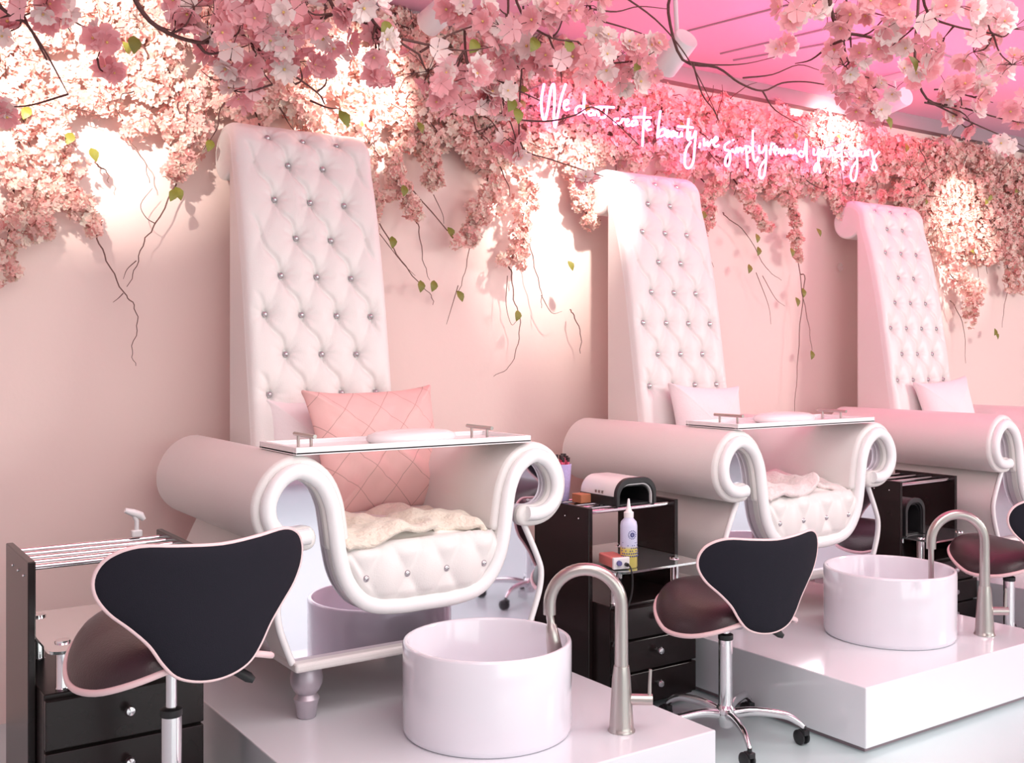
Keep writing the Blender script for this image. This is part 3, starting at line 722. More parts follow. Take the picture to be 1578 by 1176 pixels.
# ------------------------------------------------------------------ neon lettering (handwritten strokes)
SIGN_Y = 3.98
def zoomA(p): return (820+p[0]/5.44, 110+p[1]/5.44)
def zoomB(p): return (1080+p[0]/5.44, 150+p[1]/5.44)
WORDS = [
 ('We', zoomA, [[(100, 105), (78, 240), (84, 360), (105, 410), (128, 330), (160, 140), (184, 115), (188, 250), (182, 390), (192, 470), (214, 370), (242, 230), (282, 105)],
                [(262, 292), (300, 268), (296, 240), (272, 256), (266, 300), (284, 324), (310, 312)]]),
 ("don't", zoomA, [[(428, 298), (392, 292), (364, 324), (376, 358), (410, 346), (432, 306), (440, 192), (432, 318), (450, 352)],
                [(500, 328), (472, 340), (480, 366), (506, 364), (516, 338), (500, 328)], [(524, 372), (532, 338), (552, 344), (562, 378)],
                [(530, 300), (600, 298), (688, 302)], [(628, 302), (612, 380), (576, 388)], [(586, 300), (580, 322)]]),
 ('create', zoomA, [[(722, 396), (692, 402), (694, 438), (740, 432), (758, 402), (778, 404)], [(784, 434), (808, 416), (800, 400), (784, 424), (800, 458), (828, 440)],
                [(866, 410), (838, 422), (840, 456), (866, 440), (872, 410), (882, 452)], [(848, 386), (920, 384), (998, 388)], [(946, 302), (934, 450), (924, 628)],
                [(950, 462), (986, 442), (976, 416), (954, 440), (964, 490), (998, 486)]]),
 ('beauty,', zoomA, [[(1076, 330), (1060, 450), (1050, 558), (1072, 500), (1110, 482), (1114, 524), (1076, 548)], [(1122, 532), (1146, 512), (1136, 494), (1120, 522), (1134, 550), (1158, 536)],
                [(1188, 500), (1162, 520), (1170, 548), (1192, 530), (1196, 506), (1206, 546)], [(1216, 510), (1216, 548), (1240, 546), (1252, 512), (1256, 550)],
                [(1222, 460), (1290, 466), (1350, 472)], [(1312, 396), (1300, 548), (1318, 578)],
                [(1324, 504), (1326, 560), (1352, 548), (1372, 500), (1364, 620), (1350, 760), (1312, 812), (1280, 780), (1290, 660), (1332, 590)], [(1410, 600), (1400, 640)]]),
 ('we', zoomA, [[(1440, 560), (1444, 622), (1470, 592), (1478, 626), (1508, 572)], [(1516, 602), (1554, 572), (1540, 550), (1520, 588), (1534, 630), (1566, 618)]]),
 ('simply', zoomB, [[(240, 372), (202, 402), (204, 440), (240, 452), (246, 522), (228, 576), (204, 560), (214, 500), (252, 450)], [(262, 432), (274, 462)], [(270, 352), (274, 362)],
                [(286, 470), (302, 422), (312, 460), (330, 422), (344, 460), (358, 424)], [(374, 402), (386, 500), (392, 592)], [(382, 412), (414, 420), (406, 458), (384, 462)],
                [(436, 276), (434, 400), (440, 500), (458, 540), (480, 500)], [(490, 402), (490, 458), (520, 458), (546, 402), (546, 520), (534, 640), (510, 680), (490, 650), (502, 580), (542, 520)]]),
 ('remind', zoomB, [[(576, 440), (582, 480), (592, 396), (618, 392)], [(614, 462), (640, 432), (626, 410), (610, 440), (630, 482)], [(650, 472), (662, 432), (680, 488), (692, 432), (714, 480), (726, 434), (736, 470)],
                [(752, 432), (756, 474)], [(748, 398), (750, 404)], [(770, 476), (782, 432), (800, 476)], [(872, 466), (832, 452), (822, 482), (860, 490), (884, 350), (886, 470), (892, 545)]]),
 ('you', zoomB, [[(946, 430), (946, 478), (974, 476), (990, 432), (984, 540), (962, 622), (950, 590), (985, 550), (1000, 636)], [(1020, 442), (1006, 470), (1020, 496), (1038, 474), (1020, 442)], [(1050, 442), (1050, 494), (1082, 490), (1092, 442), (1098, 492)]]),
 ('of', zoomB, [[(1160, 400), (1150, 410), (1162, 428), (1188, 420), (1150, 450), (1120, 470), (1138, 498), (1180, 470)], [(1186, 370), (1178, 420), (1184, 520), (1192, 610)]]),
 ('yours', zoomB, [[(1256, 442), (1256, 490), (1286, 488), (1300, 450), (1312, 560), (1300, 670), (1276, 702), (1256, 670), (1266, 600), (1302, 540)], [(1322, 448), (1308, 470), (1322, 492), (1338, 470), (1322, 448)],
                [(1346, 450), (1346, 490), (1370, 490), (1378, 450), (1386, 490)], [(1402, 490), (1404, 446), (1420, 440)], [(1494, 460), (1450, 520), (1474, 590), (1454, 612), (1434, 590), (1450, 540), (1436, 470), (1430, 440)]]),
]
SX = at_y(840, 190, SIGN_Y); SX = Vector((SX.x, SIGN_Y, 2.48))
sign = thing('neon_sign', 'white pink neon script reading We don\'t create beauty, we simply remind you of yours', 'neon sign', SX)
M_stand = mat('clear_standoff', (.8, .7, .75), .2, trans=.6)
for name, zf, strokes in WORDS:
    b = MB(); first = None
    for st_ in strokes:
        pts = [at_y(*zf(p), SIGN_Y)-SX for p in st_]
        pts = [Vector((p.x, 0, p.z)) for p in pts]
        first = first or pts[0]
        b.tube(catmull(pts, 4), .0058, 6)
    wd = b.build('lettering', M_neon, sign, 80)
    MB().tube([first, first+Vector((0, WALL-SIGN_Y-.005, 0))], .004, 8).build('standoff', M_stand, wd, 60)

# ------------------------------------------------------------------ blossoms, leaves, twigs
def floret(nsub=1, cup=.35, notch=.0):
    """five petals round a shared centre: unit radius, facing +z"""
    vs = [(0, 0, -.10)]; fs = []
    for k in range(5):
        a = 2*math.pi*k/5; c, s_ = math.cos(a), math.sin(a)
        def P(r, wd, z): return (r*c-wd*s_, r*s_+wd*c, z)
        b = len(vs)
        if nsub == 1:
            vs += [P(.55, -.40, cup*.55), P(1.0, -.20, cup), P(1.0, .20, cup), P(.55, .40, cup*.55)]
            fs += [(0, b, b+1, b+2, b+3)]
        else:
            vs += [P(.32, -.20, .02), P(.30, 0, -.03), P(.32, .20, .02), P(.70, -.46, cup*.62), P(.68, 0, cup*.42), P(.70, .46, cup*.62), P(.98, -.30, cup*1.02), P(.90, 0, cup*.85), P(.98, .30, cup*1.02)]
            fs += [(0, b, b+1), (0, b+1, b+2), (b, b+3, b+4, b+1), (b+1, b+4, b+5, b+2), (b+3, b+6, b+7, b+4), (b+4, b+7, b+8, b+5)]
    return np.array(vs), fs
FL1 = floret(); FL2 = floret(2)
def frames(nrm):
    n = nrm/np.linalg.norm(nrm, axis=1, keepdims=True)
    t = np.cross(n, rng.normal(size=n.shape)); t /= np.linalg.norm(t, axis=1, keepdims=True)
    return t, np.cross(n, t), n
def scatter(name, base, pos, nrm, size, m, parent=None):
    V, fs = base; pos = np.asarray(pos, float); N = len(pos)
    t, b, n = frames(np.asarray(nrm, float)); sz = np.asarray(size, float)[:, None, None]
    jit = 1+rng.uniform(-.18, .18, size=(N, len(V), 1))
    P = (V[None, :, 0:1]*t[:, None]+V[None, :, 1:2]*b[:, None]+V[None, :, 2:3]*n[:, None])*sz*jit+pos[:, None]
    nv = len(V); lens = np.array([len(f) for f in fs]); idx = np.array([i for f in fs for i in f])
    loops = (idx[None]+(np.arange(N)*nv)[:, None]).ravel(); lt = np.tile(lens, N); ls = np.concatenate([[0], np.cumsum(lt)[:-1]])
    me = bpy.data.meshes.new(name); me.vertices.add(N*nv); me.vertices.foreach_set('co', P.ravel())
    me.loops.add(len(loops)); me.loops.foreach_set('vertex_index', loops.astype(np.int32))
    me.polygons.add(len(lt)); me.polygons.foreach_set('loop_start', ls.astype(np.int32)); me.polygons.foreach_set('loop_total', lt.astype(np.int32))
    me.materials.append(m); me.update(calc_edges=True); me.validate()
    o = bpy.data.objects.new(name, me); C.objects.link(o)
    if parent: o.parent = parent
    return o
def ball_florets(centres, radii, per, outward=(0, -1, 0), bias=.55):
    """florets over the outward side of many small globes"""
    P, Nn = [], []
    for c, r in zip(centres, radii):
        d = rng.normal(size=(per, 3))+np.array(outward)*bias*2.0
        d /= np.linalg.norm(d, axis=1, keepdims=True)
        P.append(np.array(c)+d*r*rng.uniform(.82, 1.1, size=(per, 1))); Nn.append(d+rng.normal(size=(per, 3))*.35)
    return np.concatenate(P), np.concatenate(Nn)
def leaf_mb(mb, base, direction, L):
    d = Vector(direction).normalized(); up = Vector((0, -1, .3)); s_ = d.cross(up).normalized(); n = s_.cross(d)
    W = L*.34; vs = []
    for t, wd in ((0, .05), (.2, .7), (.45, 1), (.7, .75), (.9, .3), (1, .02)):
        c = Vector(base)+d*L*t+n*L*.15*math.sin(t*3.1)
        vs += [c-s_*W*wd+n*L*.06*wd, c, c+s_*W*wd+n*L*.06*wd]
    mb.add(vs, [(3*i+k, 3*i+k+1, 3*i+k+4, 3*i+k+3) for i in range(5) for k in (0, 1)])
    return mb

# lower edge of the blossom mass along the wall: (x, z)
EDGE = [(-2.6, 2.2), (.0, 2.18), (.61, 2.16), (1.06, 2.22), (1.30, 2.20), (1.36, 2.275), (2.02, 2.275), (2.08, 2.24), (2.18, 2.24), (2.51, 2.26), (2.87, 2.25), (3.1, 2.27), (3.18, 2.25), (3.24, 2.275), (3.92, 2.275), (3.98, 2.24), (4.17, 2.21), (4.8, 2.24),
        (5.07, 2.24), (5.12, 2.275), (5.80, 2.275), (5.86, 2.24), (6.18, 2.02), (6.62, 1.96), (7.25, 2.04), (8.5, 2.05), (12.5, 2.1)]
ex = [e[0] for e in EDGE]; ez = [e[1] for e in EDGE]
def low(x): return np.interp(x, ex, ez)
cs, rs_ = [], []
while len(cs) < 1050:
    x = rng.uniform(-.25, 8.4); z = rng.uniform(1.92, CEIL-.05)
    if x > 3.3 and z > CEIL-.165: continue
    if z < low(x)+.03*math.sin(x*9)+.02*math.sin(x*23)+.03: continue
    cs.append((x, WALL-.045-rng.uniform(0, .05), z)); rs_.append(rng.uniform(.045, .085))
pos, nrm = ball_florets(cs, rs_, 46)
fw = scatter('flower_wall', FL1, pos, nrm, rng.uniform(.0135, .0225, len(pos)), P_wall)
tag(fw, 'dense mass of small pink and cream blossoms covering the upper wall', 'flower wall', kind='stuff')
tw = MB()
for k in range(270):
    i = rng.integers(len(cs)); c = Vector(cs[i])+Vector((0, -.05, 0)); d = Vector((rng.normal(), 0, rng.normal()-.3)).normalized()
    L = rng.uniform(.08, .24); pts = [c]
    for q in range(4):
        d = (d+Vector((rng.normal()*.35, rng.normal()*.12, rng.normal()*.35))).normalized(); pts.append(pts[-1]+d*L/4+Vector((0, -.006, 0)))
    tw.tube(catmull(pts, 3), [.0038*(1-.6*i/12) for i in range(13)], 5)
q = tw.build('twig_tangle', M_bark, fw, 80); q['kind'] = 'stuff'
lf = MB()
for k in range(26):
    i = rng.integers(len(cs)); c = Vector(cs[i])+Vector((0, -rs_[i]-.015, 0))
    leaf_mb(lf, c, (rng.normal(), -.3, rng.normal()-.5), rng.uniform(.04, .065))
q = lf.build('leaf_scatter', M_leaf, fw, 80); q['kind'] = 'stuff'

def twig(pts, r0, r1, n=3):
    P = catmull(pts, n+1); N = len(P)
    return P, [r0+(r1-r0)*i/(N-1) for i in range(N)]
# hanging sprays of small blossoms: pixel-free list of (x, z) on the wall, globe radius
def wall_pts(pix, y=4.10): return [at_y(px, py, y) for px, py in pix]
def spray(pix, r, label, leaves=(), y=4.12):
    P = wall_pts(pix, y); base = P[0]+Vector((0, .05, .06))
    t = thing('blossom_spray', label, 'blossom spray', base, group='hanging blossom sprays')
    loc = [Vector((0, 0, 0))]+[p-base for p in P]
    path, rad = twig(loc, .005, .0018); MB().tube(path, rad, 6).build('stem', M_bark, t, 80)
    dense = catmull(loc[1:], 5); c2 = []; r2 = []
    n = len(dense)
    for i, p in enumerate(dense):
        f = i/(n-1)
        for _ in range(2):
            c2.append(tuple(p+Vector((rng.normal()*r*.42, -abs(rng.normal())*r*.25, rng.normal()*r*.35)))); r2.append(r*rng.uniform(.42, .68)*(1-.25*f))
    pos, nrm = ball_florets(c2, r2, 19, bias=.35)
    q = scatter('blossoms', FL1, pos, nrm, rng.uniform(.0125, .0195, len(pos)), P_wall, t); q.name = 'blossom_mass'; q['kind'] = 'stuff'
    for (px, py) in leaves:
        p = at_y(px, py, y-.06)-base; leaf_mb(MB(), p, (random.uniform(-.6, .6), -.2, -1), .055).build('leaf', M_leaf, t, 80)
    return t
spray([(30, 215), (18, 320), (8, 400), (2, 432)], .062, 'long blossom spray at the left edge, hanging lowest there', [])
spray([(80, 185), (85, 250), (62, 320), (40, 352)], .070, 'blossom spray slanting down left beside the left edge', [(45, 165), (112, 205)])
spray([(95, 235), (112, 300), (140, 352)], .062, 'blossom spray slanting down right, left of the nearest chair', [(140, 228)])
spray([(262, 190), (280, 235), (268, 278)], .066, 'short blossom spray just left of the nearest chair top', [(270, 292), (325, 215)])
spray([(575, 235), (572, 300), (570, 340)], .045, 'narrow blossom spray along the right side of the nearest chair back', [])
spray([(605, 230), (612, 285), (635, 335)], .062, 'blossom spray right of the nearest chair, first with leaves', [(622, 285)])
spray([(660, 215), (662, 255), (665, 285)], .050, 'short pale spray, second to the right of the nearest chair', [])
spray([(745, 240), (752, 295), (728, 340), (716, 370)], .072, 'full pink spray halfway between the first two chairs', [])
spray([(790, 215), (815, 290), (797, 360), (786, 408)], .074, 'longest cream spray between the first two chairs', [(875, 402)])
spray([(890, 270), (900, 315), (908, 345)], .060, 'pink spray against the left of the middle chair\'s scroll', [])
spray([(1090, 290), (1082, 330), (1080, 362)], .050, 'spray hugging the right side of the middle chair back', [(1085, 325)])
spray([(1140, 290), (1165, 330), (1180, 352)], .052, 'spray below the middle of the neon sign, over bare pink wall', [(1165, 360)])
spray([(1212, 300), (1222, 345), (1228, 392)], .038, 'thin pink spray hanging between the middle and farthest chairs', [(1218, 382)])
spray([(1280, 300), (1295, 330), (1302, 350)], .055, 'spray against the left of the farthest chair\'s scroll', [(1258, 352)])
spray([(1450, 370), (1462, 420), (1490, 448), (1488, 482)], .095, 'large white lit spray right of the farthest chair', [])
spray([(1540, 360), (1552, 410), (1556, 440)], .070, 'pale spray near the right edge, beside the large lit one', [(1533, 512)])
spray([(1578, 330), (1580, 400), (1580, 452)], .070, 'pink spray cut off by the right edge', [])

def vine(pix, label, leaves=(), side=(), y=4.14, r=.0036):
    P = wall_pts(pix, y); base = P[0]+Vector((0, .03, .03))
    t = thing('trailing_vine', label, 'vine', base, group='thin trailing vines on the wall')
    path, rad = twig([Vector((0, 0, 0))]+[p-base for p in P], r, .0013, 4)
    path = [p+Vector((.004*math.sin(i*1.7), 0, 0)) for i, p in enumerate(path)]
    st_ = MB().tube(path, rad, 6).build('stem', M_thin, t, 80)
    for sp in side:
        a = [at_y(px, py, y-.004)-base for px, py in sp]; pa, ra = twig(a, r*.6, .001)
        MB().tube(pa, ra, 5).build('side_twig', M_thin, t, 80)
    for (px, py) in leaves:
        leaf_mb(MB(), at_y(px, py-8, y-.01)-base, (random.uniform(-.5, .5), -.2, -1), .058).build('leaf', M_leaf, t, 80)
vine([(148, 362), (165, 402), (190, 450), (206, 470), (212, 502), (203, 540), (209, 564)], 'longest bare vine zigzagging down the wall left of the nearest chair', (), [[(190, 452), (182, 460), (174, 466)]])
vine([(270, 285), (240, 345), (222, 372), (210, 410), (197, 442)], 'vine curving down left from the short spray, meeting the zigzag vine', [(270, 296)], [[(240, 345), (225, 335), (217, 315), (235, 290)], [(210, 402), (196, 415), (190, 430)]])
vine([(175, 150), (198, 212), (222, 248), (230, 282)], 'vine hanging between the two left groups of sprays', ())
vine([(30, 165), (44, 215), (45, 236)], 'short dark vine near the upper left edge', [(47, 178)])
vine([(150, 255), (165, 265), (167, 282)], 'tiny curled vine above the left bare wall', ())
vine([(578, 330), (612, 392), (642, 432), (664, 455), (668, 470)], 'leafy vine leaning off the nearest chair\'s right side', [(604, 372), (648, 440)], [[(585, 360), (620, 405), (640, 425)]])
vine([(628, 282), (690, 355), (722, 372), (716, 420), (706, 452)], 'vine crossing the wall right of the nearest chair, single low leaf', [(690, 358), (704, 456)], [[(706, 440), (694, 480), (688, 500)], [(668, 300), (682, 330), (684, 345)]])
vine([(645, 350), (652, 400), (662, 432)], 'short vine dropping to a dark leaf right of the nearest chair', [(669, 440)])
vine([(788, 420), (792, 462), (801, 490), (798, 530), (785, 565), (760, 580)], 'vine below the longest cream spray', [(798, 486)], [[(782, 425), (780, 470), (788, 500), (796, 495)]])
vine([(815, 370), (824, 412), (834, 450), (834, 475)], 'vine right of the longest cream spray in the bright streak', (), [[(834, 455), (850, 482), (866, 480)]])
vine([(884, 486), (895, 515), (894, 545)], 'faint curl of vine on the shaded wall left of the middle chair', ())
vine([(1086, 360), (1095, 430), (1097, 480), (1108, 512)], 'dark vine along the middle chair back\'s right edge', (), [[(1093, 395), (1100, 412)]])
vine([(1120, 335), (1150, 360), (1180, 412), (1204, 432)], 'leafy vine slanting right below the neon sign', [(1154, 415), (1168, 388)], [[(1165, 420), (1184, 470), (1188, 500)], [(1175, 425), (1195, 460), (1210, 472)]])
vine([(1228, 385), (1236, 450), (1246, 500), (1251, 540)], 'leafy vine below the thin pink spray', [(1236, 452), (1226, 466), (1250, 548)])
vine([(1240, 430), (1233, 500), (1228, 580), (1223, 645)], 'long straight vine falling behind the middle chair\'s tray', ())
vine([(1470, 470), (1485, 505), (1488, 560)], 'thin vine under the large lit spray', ())
vine([(1556, 430), (1548, 470), (1544, 505)], 'vine with one brown leaf near the right edge', [(1533, 514)])
o = scatter('loose_blossom', FL2, [at_y(1293, 412, WALL-.012)], [(0, -1, .1)], [.028], P_pale)
tag(o, 'single white blossom stuck on bare wall left of the farthest chair', 'blossom')

# ------------------------------------------------------------------ cherry branches hung under the ceiling
def cherry_mesh(k):
    vs = []; fs = []
    for layer, (sc, rot, dz) in enumerate(((1, 0, 0), (.74, .6, .10))):
        V, f = floret(2, .30+.25*layer); b = len(vs); c, s_ = math.cos(rot+k), math.sin(rot+k)
        for x, y, z in V:
            j = 1+random.uniform(-.14, .14); vs.append(((x*c-y*s_)*sc*j, (x*s_+y*c)*sc*j, z*sc+dz+random.uniform(-.04, .04)))
        fs += [tuple(b+i for i in q) for q in f]
    m = MB(); m.add(vs, fs)
    n0 = len(m.f); m.sphere((0, 0, .12), .11, 6, 1)
    me = bpy.data.meshes.new('blossom'); me.from_pydata(m.v, [], m.f)
    for q in ((P_big, P_big, P_pale)[k % 3], M_stamen): me.materials.append(q)
    me.polygons.foreach_set('material_index', m.m); me.update(); me.shade_smooth()
    return me
CHERRY = [cherry_mesh(k) for k in range(6)]
def cherry_branch(label, stems, clumps, r=.011, leaves=()):
    """stems: lists of (px, py, depth); the first one runs up to the ceiling. clumps: (px, py, depth, spread, number)"""
    S0 = [at_depth(*p) for p in stems[0]]
    base = Vector((S0[0].x, S0[0].y, CEIL))
    t = thing('cherry_branch', label, 'cherry branch', base, group='cherry blossom branches under the ceiling')
    S0 = [base, base.lerp(S0[0], .55)+Vector((.02, 0, 0))]+S0
    pa, ra = twig([p-base for p in S0], r*.68, r*.26); st_ = MB().tube(pa, ra, 8).build('stem', M_bark, t, 80)
    for sp in stems[1:]:
        pa, ra = twig([at_depth(*p)-base for p in sp], r*.40, .0014); MB().tube(pa, ra, 6).build('side_twig', M_bark, t, 80)
    stuff_p, stuff_n = [], []; fine = MB()
    allp = [at_depth(*p) for sp in stems for p in sp]
    for (px, py, d, spr, num) in clumps:
        c = at_depth(px, py, d)
        near = min(allp, key=lambda q: (q-c).length)
        if (near-c).length > .02:
            mid = near.lerp(c, .5)+Vector((random.uniform(-.02, .02), 0, -.015)); pa, ra = twig([near-base, mid-base, c-base], .0036, .0018); fine.tube(pa, ra, 5)
        for k in range(max(3, round(num*.72))):
            o_ = Vector((random.gauss(0, 1), random.gauss(0, 1), random.gauss(0, .8)))*spr*.62
            p = c+o_
            if p.z > CEIL-.03: p.z = CEIL-.03
            n = (o_.normalized()+Vector((-.35, -.7, -.25))+Vector((random.gauss(0, .35), random.gauss(0, .35), random.gauss(0, .35)))).normalized()
            if k < 5:
                b = bpy.data.objects.new('blossom', random.choice(CHERRY)); C.objects.link(b); b.parent = t
                b.location = p-base; b.rotation_mode = 'QUATERNION'; b.rotation_quaternion = Vector((0, 0, 1)).rotation_difference(n); s_ = random.uniform(.032, .046); b.scale = (s_, s_, s_)
            else: stuff_p.append(p-base); stuff_n.append(n)
            tip = p-base; fine.tube([c-base, (c-base).lerp(tip, .6)+Vector((0, 0, .006)), tip], .0012, 4)
    if fine.v: fine.build('twig_tangle', M_bark, t, 80)['kind'] = 'stuff'
    if stuff_p:
        q = scatter('blossom_mass', FL2, stuff_p, stuff_n, rng.uniform(.026, .040, len(stuff_p)), P_big, t); q['kind'] = 'stuff'
    for (px, py, d) in leaves:
        leaf_mb(MB(), at_depth(px, py, d)-base, (random.uniform(-.8, .8), -.2, -1), .06).build('leaf', M_leaf, t, 80)
    return t
cherry_branch('cherry branch at the top left corner, thin crossing twigs', [[(-10, -20, 2.7), (18, 25, 2.8), (42, 38, 2.85), (72, 92, 2.95)], [(42, 38, 2.85), (30, 5, 2.9)], [(42, 38, 2.85), (70, 80, 2.9), (105, 145, 3.1)], [(20, 22, 2.8), (0, 28, 2.8)]],
              [(70, 8, 2.8, .055, 8), (12, 50, 2.9, .04, 4), (10, 165, 3.2, .04, 5)])
cherry_branch('cherry branch with open blossom against the left glare', [[(80, -30, 2.9), (82, 12, 2.95), (130, 42, 3.0), (160, 62, 3.05)], [(82, 12, 2.95), (110, 50, 3.1)], [(160, 62, 3.05), (150, 90, 3.1)]],
              [(158, 58, 3.05, .050, 9), (75, 8, 2.9, .05, 8), (172, 112, 3.2, .03, 3)], .007, [(206, 55, 3.1)])
cherry_branch('thick curved branch above the nearest chair\'s left', [[(200, -40, 2.75), (222, 22, 2.8), (262, 52, 2.85), (310, 66, 2.9), (338, 58, 2.95), (358, 50, 3.0)], [(212, 10, 2.8), (240, 38, 2.85), (276, 50, 2.9)], [(305, 68, 2.9), (322, 83, 2.95), (360, 76, 3.0), (382, 70, 3.05)], [(318, 66, 2.92), (320, 32, 2.95)]],
              [(330, 22, 2.85, .06, 13), (375, 30, 2.9, .065, 14), (300, 10, 2.8, .05, 10), (345, 90, 3.0, .05, 9), (270, 18, 2.85, .05, 8)], .013)
cherry_branch('branch slanting down right across the nearest chair top', [[(366, 20, 2.9), (380, 60, 3.0), (430, 100, 3.05), (488, 142, 3.1), (500, 160, 3.15)], [(388, 70, 3.0), (405, 110, 3.05), (420, 130, 3.1)], [(430, 100, 3.05), (455, 130, 3.1)], [(478, 155, 3.15), (505, 166, 3.15), (525, 168, 3.2)]],
              [(385, 90, 3.05, .06, 12), (440, 55, 3.0, .06, 12), (400, 15, 2.9, .06, 12), (460, 95, 3.1, .05, 9), (360, 140, 3.1, .05, 9), (500, 95, 3.1, .035, 4)], .009, [(522, 170, 3.2)])
cherry_branch('branch with forked tip between the nearest chair top and the spotlight', [[(505, -30, 2.9), (520, 20, 2.95), (560, 34, 3.0), (580, 44, 3.05)], [(520, 20, 2.95), (480, 32, 3.0), (445, 28, 3.0)], [(520, 20, 2.95), (540, 45, 3.0)]],
              [(470, 12, 2.9, .06, 13), (545, 8, 2.9, .06, 13), (505, 55, 3.0, .05, 7), (580, 122, 3.1, .035, 5)], .012)
cherry_branch('branch with dark forked stem below the white spotlight', [[(560, -20, 2.95), (576, 34, 3.0), (612, 62, 3.05), (646, 84, 3.1)], [(578, 40, 3.0), (584, 70, 3.05), (583, 95, 3.1)], [(620, 60, 3.05), (665, 70, 3.1), (715, 78, 3.15), (760, 72, 3.2)], [(648, 80, 3.1), (690, 55, 3.15), (735, 38, 3.2), (752, 32, 3.2)]],
              [(596, 74, 3.05, .04, 5), (660, 110, 3.15, .06, 14), (690, 130, 3.2, .06, 14), (720, 110, 3.2, .055, 12), (680, 160, 3.25, .04, 7), (575, 60, 3.0, .045, 8)], .011, [(600, 34, 3.0), (735, 62, 3.2)])
cherry_branch('branch with a big green leaf left of the neon sign', [[(716, 40, 3.3), (724, 104, 3.35), (760, 120, 3.4), (800, 140, 3.45), (832, 155, 3.5)], [(762, 107, 3.4), (800, 106, 3.45), (840, 103, 3.5)], [(735, 110, 3.4), (760, 165, 3.5), (780, 178, 3.5)]],
              [(770, 150, 3.45, .06, 13), (740, 165, 3.4, .05, 10), (735, 130, 3.4, .05, 10), (800, 85, 3.4, .06, 13), (770, 75, 3.35, .06, 13)], .008, [(790, 150, 3.45), (794, 165, 3.45)])
cherry_branch('wavy dark twig crossing the word don\'t', [[(776, 120, 3.7), (782, 176, 3.75), (838, 187, 3.8), (885, 178, 3.8), (912, 165, 3.85), (945, 186, 3.9), (985, 224, 3.95)], [(784, 180, 3.75), (795, 215, 3.8), (800, 242, 3.8)]],
              [(782, 215, 3.8, .045, 6)], .007)
cherry_branch('straight twig pointing at the middle chair\'s scroll', [[(800, 170, 3.8), (806, 228, 3.85), (850, 246, 3.9), (905, 264, 3.95), (930, 272, 3.95)]],
              [(790, 230, 3.85, .05, 9), (905, 282, 3.95, .03, 4)], .006)
cherry_branch('leafy branch high in the middle, right of the white spotlight', [[(790, -30, 3.1), (810, 30, 3.2), (850, 58, 3.25), (890, 64, 3.3)], [(810, 30, 3.2), (780, 22, 3.2), (768, 12, 3.2)], [(845, 55, 3.25), (862, 100, 3.35), (866, 128, 3.4)]],
              [(830, 30, 3.2, .065, 14), (870, 20, 3.2, .065, 14), (720, 20, 3.2, .06, 12), (770, 40, 3.2, .06, 12), (890, 95, 3.35, .06, 12), (840, 90, 3.3, .055, 11), (930, 90, 3.4, .055, 11)], .009, [(826, 58, 3.25), (877, 60, 3.3)])
cherry_branch('branch with long bare twigs crossing the pink ceiling', [[(898, -40, 3.5), (912, 20, 3.55), (924, 62, 3.6), (936, 92, 3.65)], [(955, -10, 3.6), (1010, 30, 3.7), (1052, 78, 3.8), (1085, 135, 3.95), (1110, 190, 4.1)], [(912, 14, 3.55), (950, 18, 3.7), (985, 10, 3.8), (1030, 14, 3.9)], [(918, 30, 3.6), (970, 45, 3.7), (1010, 60, 3.8)], [(932, 82, 3.65), (975, 70, 3.7), (1000, 62, 3.75)], [(940, 98, 3.7), (985, 92, 3.7), (1020, 72, 3.75)]],
              [(905, 8, 3.5, .06, 11), (950, 90, 3.65, .055, 12), (985, 100, 3.7, .05, 10), (925, 70, 3.6, .05, 9), (1000, 70, 3.75, .04, 5), (965, 120, 3.75, .05, 9)], .009, [(985, 92, 3.7)])
cherry_branch('long forked bare branch in front of the white glare', [[(1030, 20, 4.0), (1052, 92, 4.1), (1105, 104, 4.2), (1140, 128, 4.25), (1175, 140, 4.3), (1205, 128, 4.35), (1240, 126, 4.4), (1275, 131, 4.4)], [(1175, 140, 4.3), (1195, 170, 4.35), (1240, 196, 4.4)], [(1145, 120, 4.25), (1190, 115, 4.3), (1230, 100, 4.35), (1262, 108, 4.4)], [(1060, 95, 4.1), (1100, 100, 4.15), (1150, 98, 4.2), (1205, 85, 4.3)], [(1068, 98, 4.1), (1082, 145, 4.2), (1100, 170, 4.3), (1108, 190, 4.35)]],
              [(1205, 74, 4.3, .03, 4)], .010)
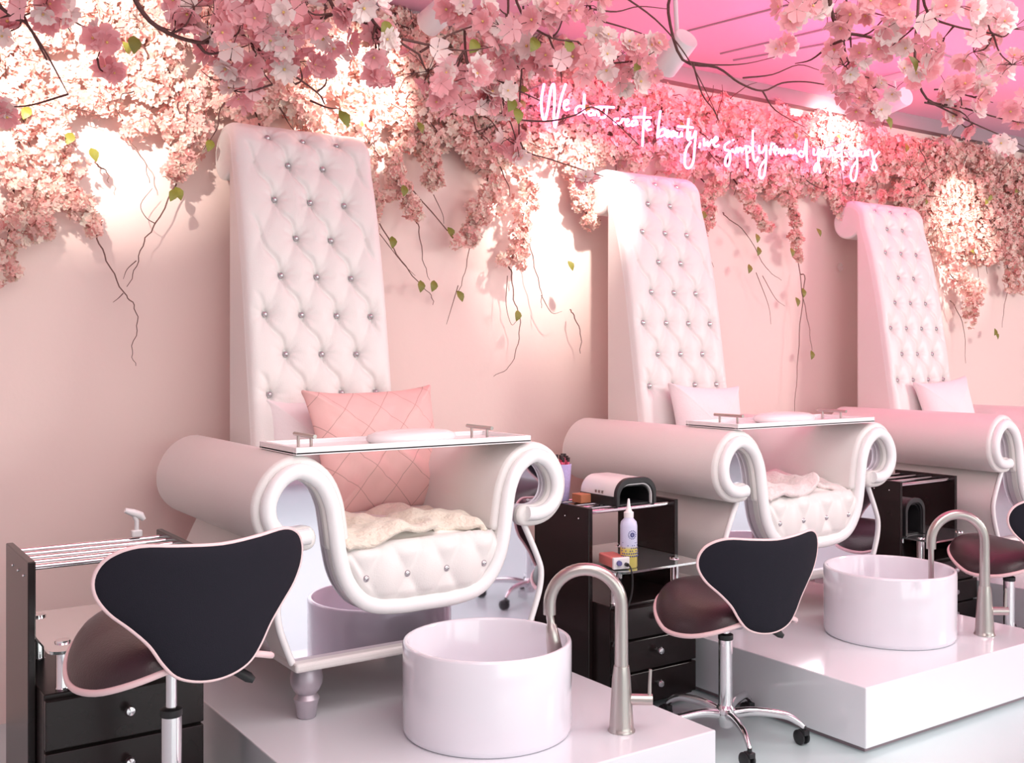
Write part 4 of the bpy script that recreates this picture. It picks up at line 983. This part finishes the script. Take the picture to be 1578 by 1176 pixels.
cherry_branch('short thick bark branch under the top right blossoms', [[(1278, -10, 3.3), (1292, 44, 3.4), (1330, 55, 3.45), (1362, 62, 3.5)], [(1352, 58, 3.5), (1372, 48, 3.5), (1378, 38, 3.5)], [(1308, 38, 3.45), (1311, 66, 3.5), (1312, 92, 3.55)], [(1310, 58, 3.45), (1280, 70, 3.55), (1250, 92, 3.65), (1225, 98, 3.7)]],
              [(1225, 12, 3.3, .055, 12), (1275, 22, 3.35, .055, 12), (1320, 15, 3.35, .06, 13), (1300, 100, 3.55, .055, 13), (1340, 85, 3.5, .05, 10), (1365, 25, 3.4, .05, 10)], .014)
cherry_branch('drooping blossom branch between the ceiling cornice and the glare', [[(1300, 60, 3.7), (1312, 112, 3.8), (1320, 140, 3.85), (1342, 160, 3.9)], [(1312, 112, 3.8), (1355, 125, 3.9), (1380, 135, 3.9)], [(1320, 140, 3.85), (1325, 165, 3.9)]],
              [(1300, 130, 3.8, .05, 11), (1325, 155, 3.85, .05, 10), (1345, 135, 3.9, .045, 8), (1350, 172, 3.95, .035, 5)], .007, [(1362, 178, 3.95)])
cherry_branch('branch with small white blossoms, upper right corner', [[(1420, -40, 3.2), (1430, 20, 3.3), (1470, 40, 3.35), (1530, 52, 3.4)], [(1430, 20, 3.3), (1400, 50, 3.4), (1375, 70, 3.45)], [(1470, 40, 3.35), (1455, 58, 3.4)]],
              [(1410, 25, 3.3, .065, 14), (1460, 10, 3.25, .065, 14), (1520, 25, 3.35, .065, 14), (1560, 45, 3.4, .065, 14), (1430, 75, 3.4, .055, 11), (1500, 80, 3.45, .06, 12), (1560, 100, 3.5, .06, 12)], .010, [(1400, 86, 3.45)])
cherry_branch('fan of long dark twigs at the right edge', [[(1410, 90, 3.8), (1428, 152, 3.9), (1480, 165, 3.95), (1540, 182, 4.0), (1590, 192, 4.0)], [(1430, 156, 3.9), (1500, 190, 4.0), (1545, 210, 4.05), (1590, 232, 4.1)], [(1440, 138, 3.9), (1490, 136, 3.95), (1532, 126, 4.0)], [(1450, 135, 3.9), (1500, 150, 3.95), (1530, 158, 4.0)], [(1425, 158, 3.9), (1480, 172, 3.95), (1500, 195, 4.0)]],
              [(1480, 145, 3.9, .05, 10), (1530, 130, 3.9, .055, 11), (1570, 160, 4.0, .055, 11), (1480, 190, 4.0, .05, 9), (1545, 225, 4.1, .05, 9), (1400, 120, 3.85, .05, 9), (1440, 105, 3.8, .05, 10)], .009)
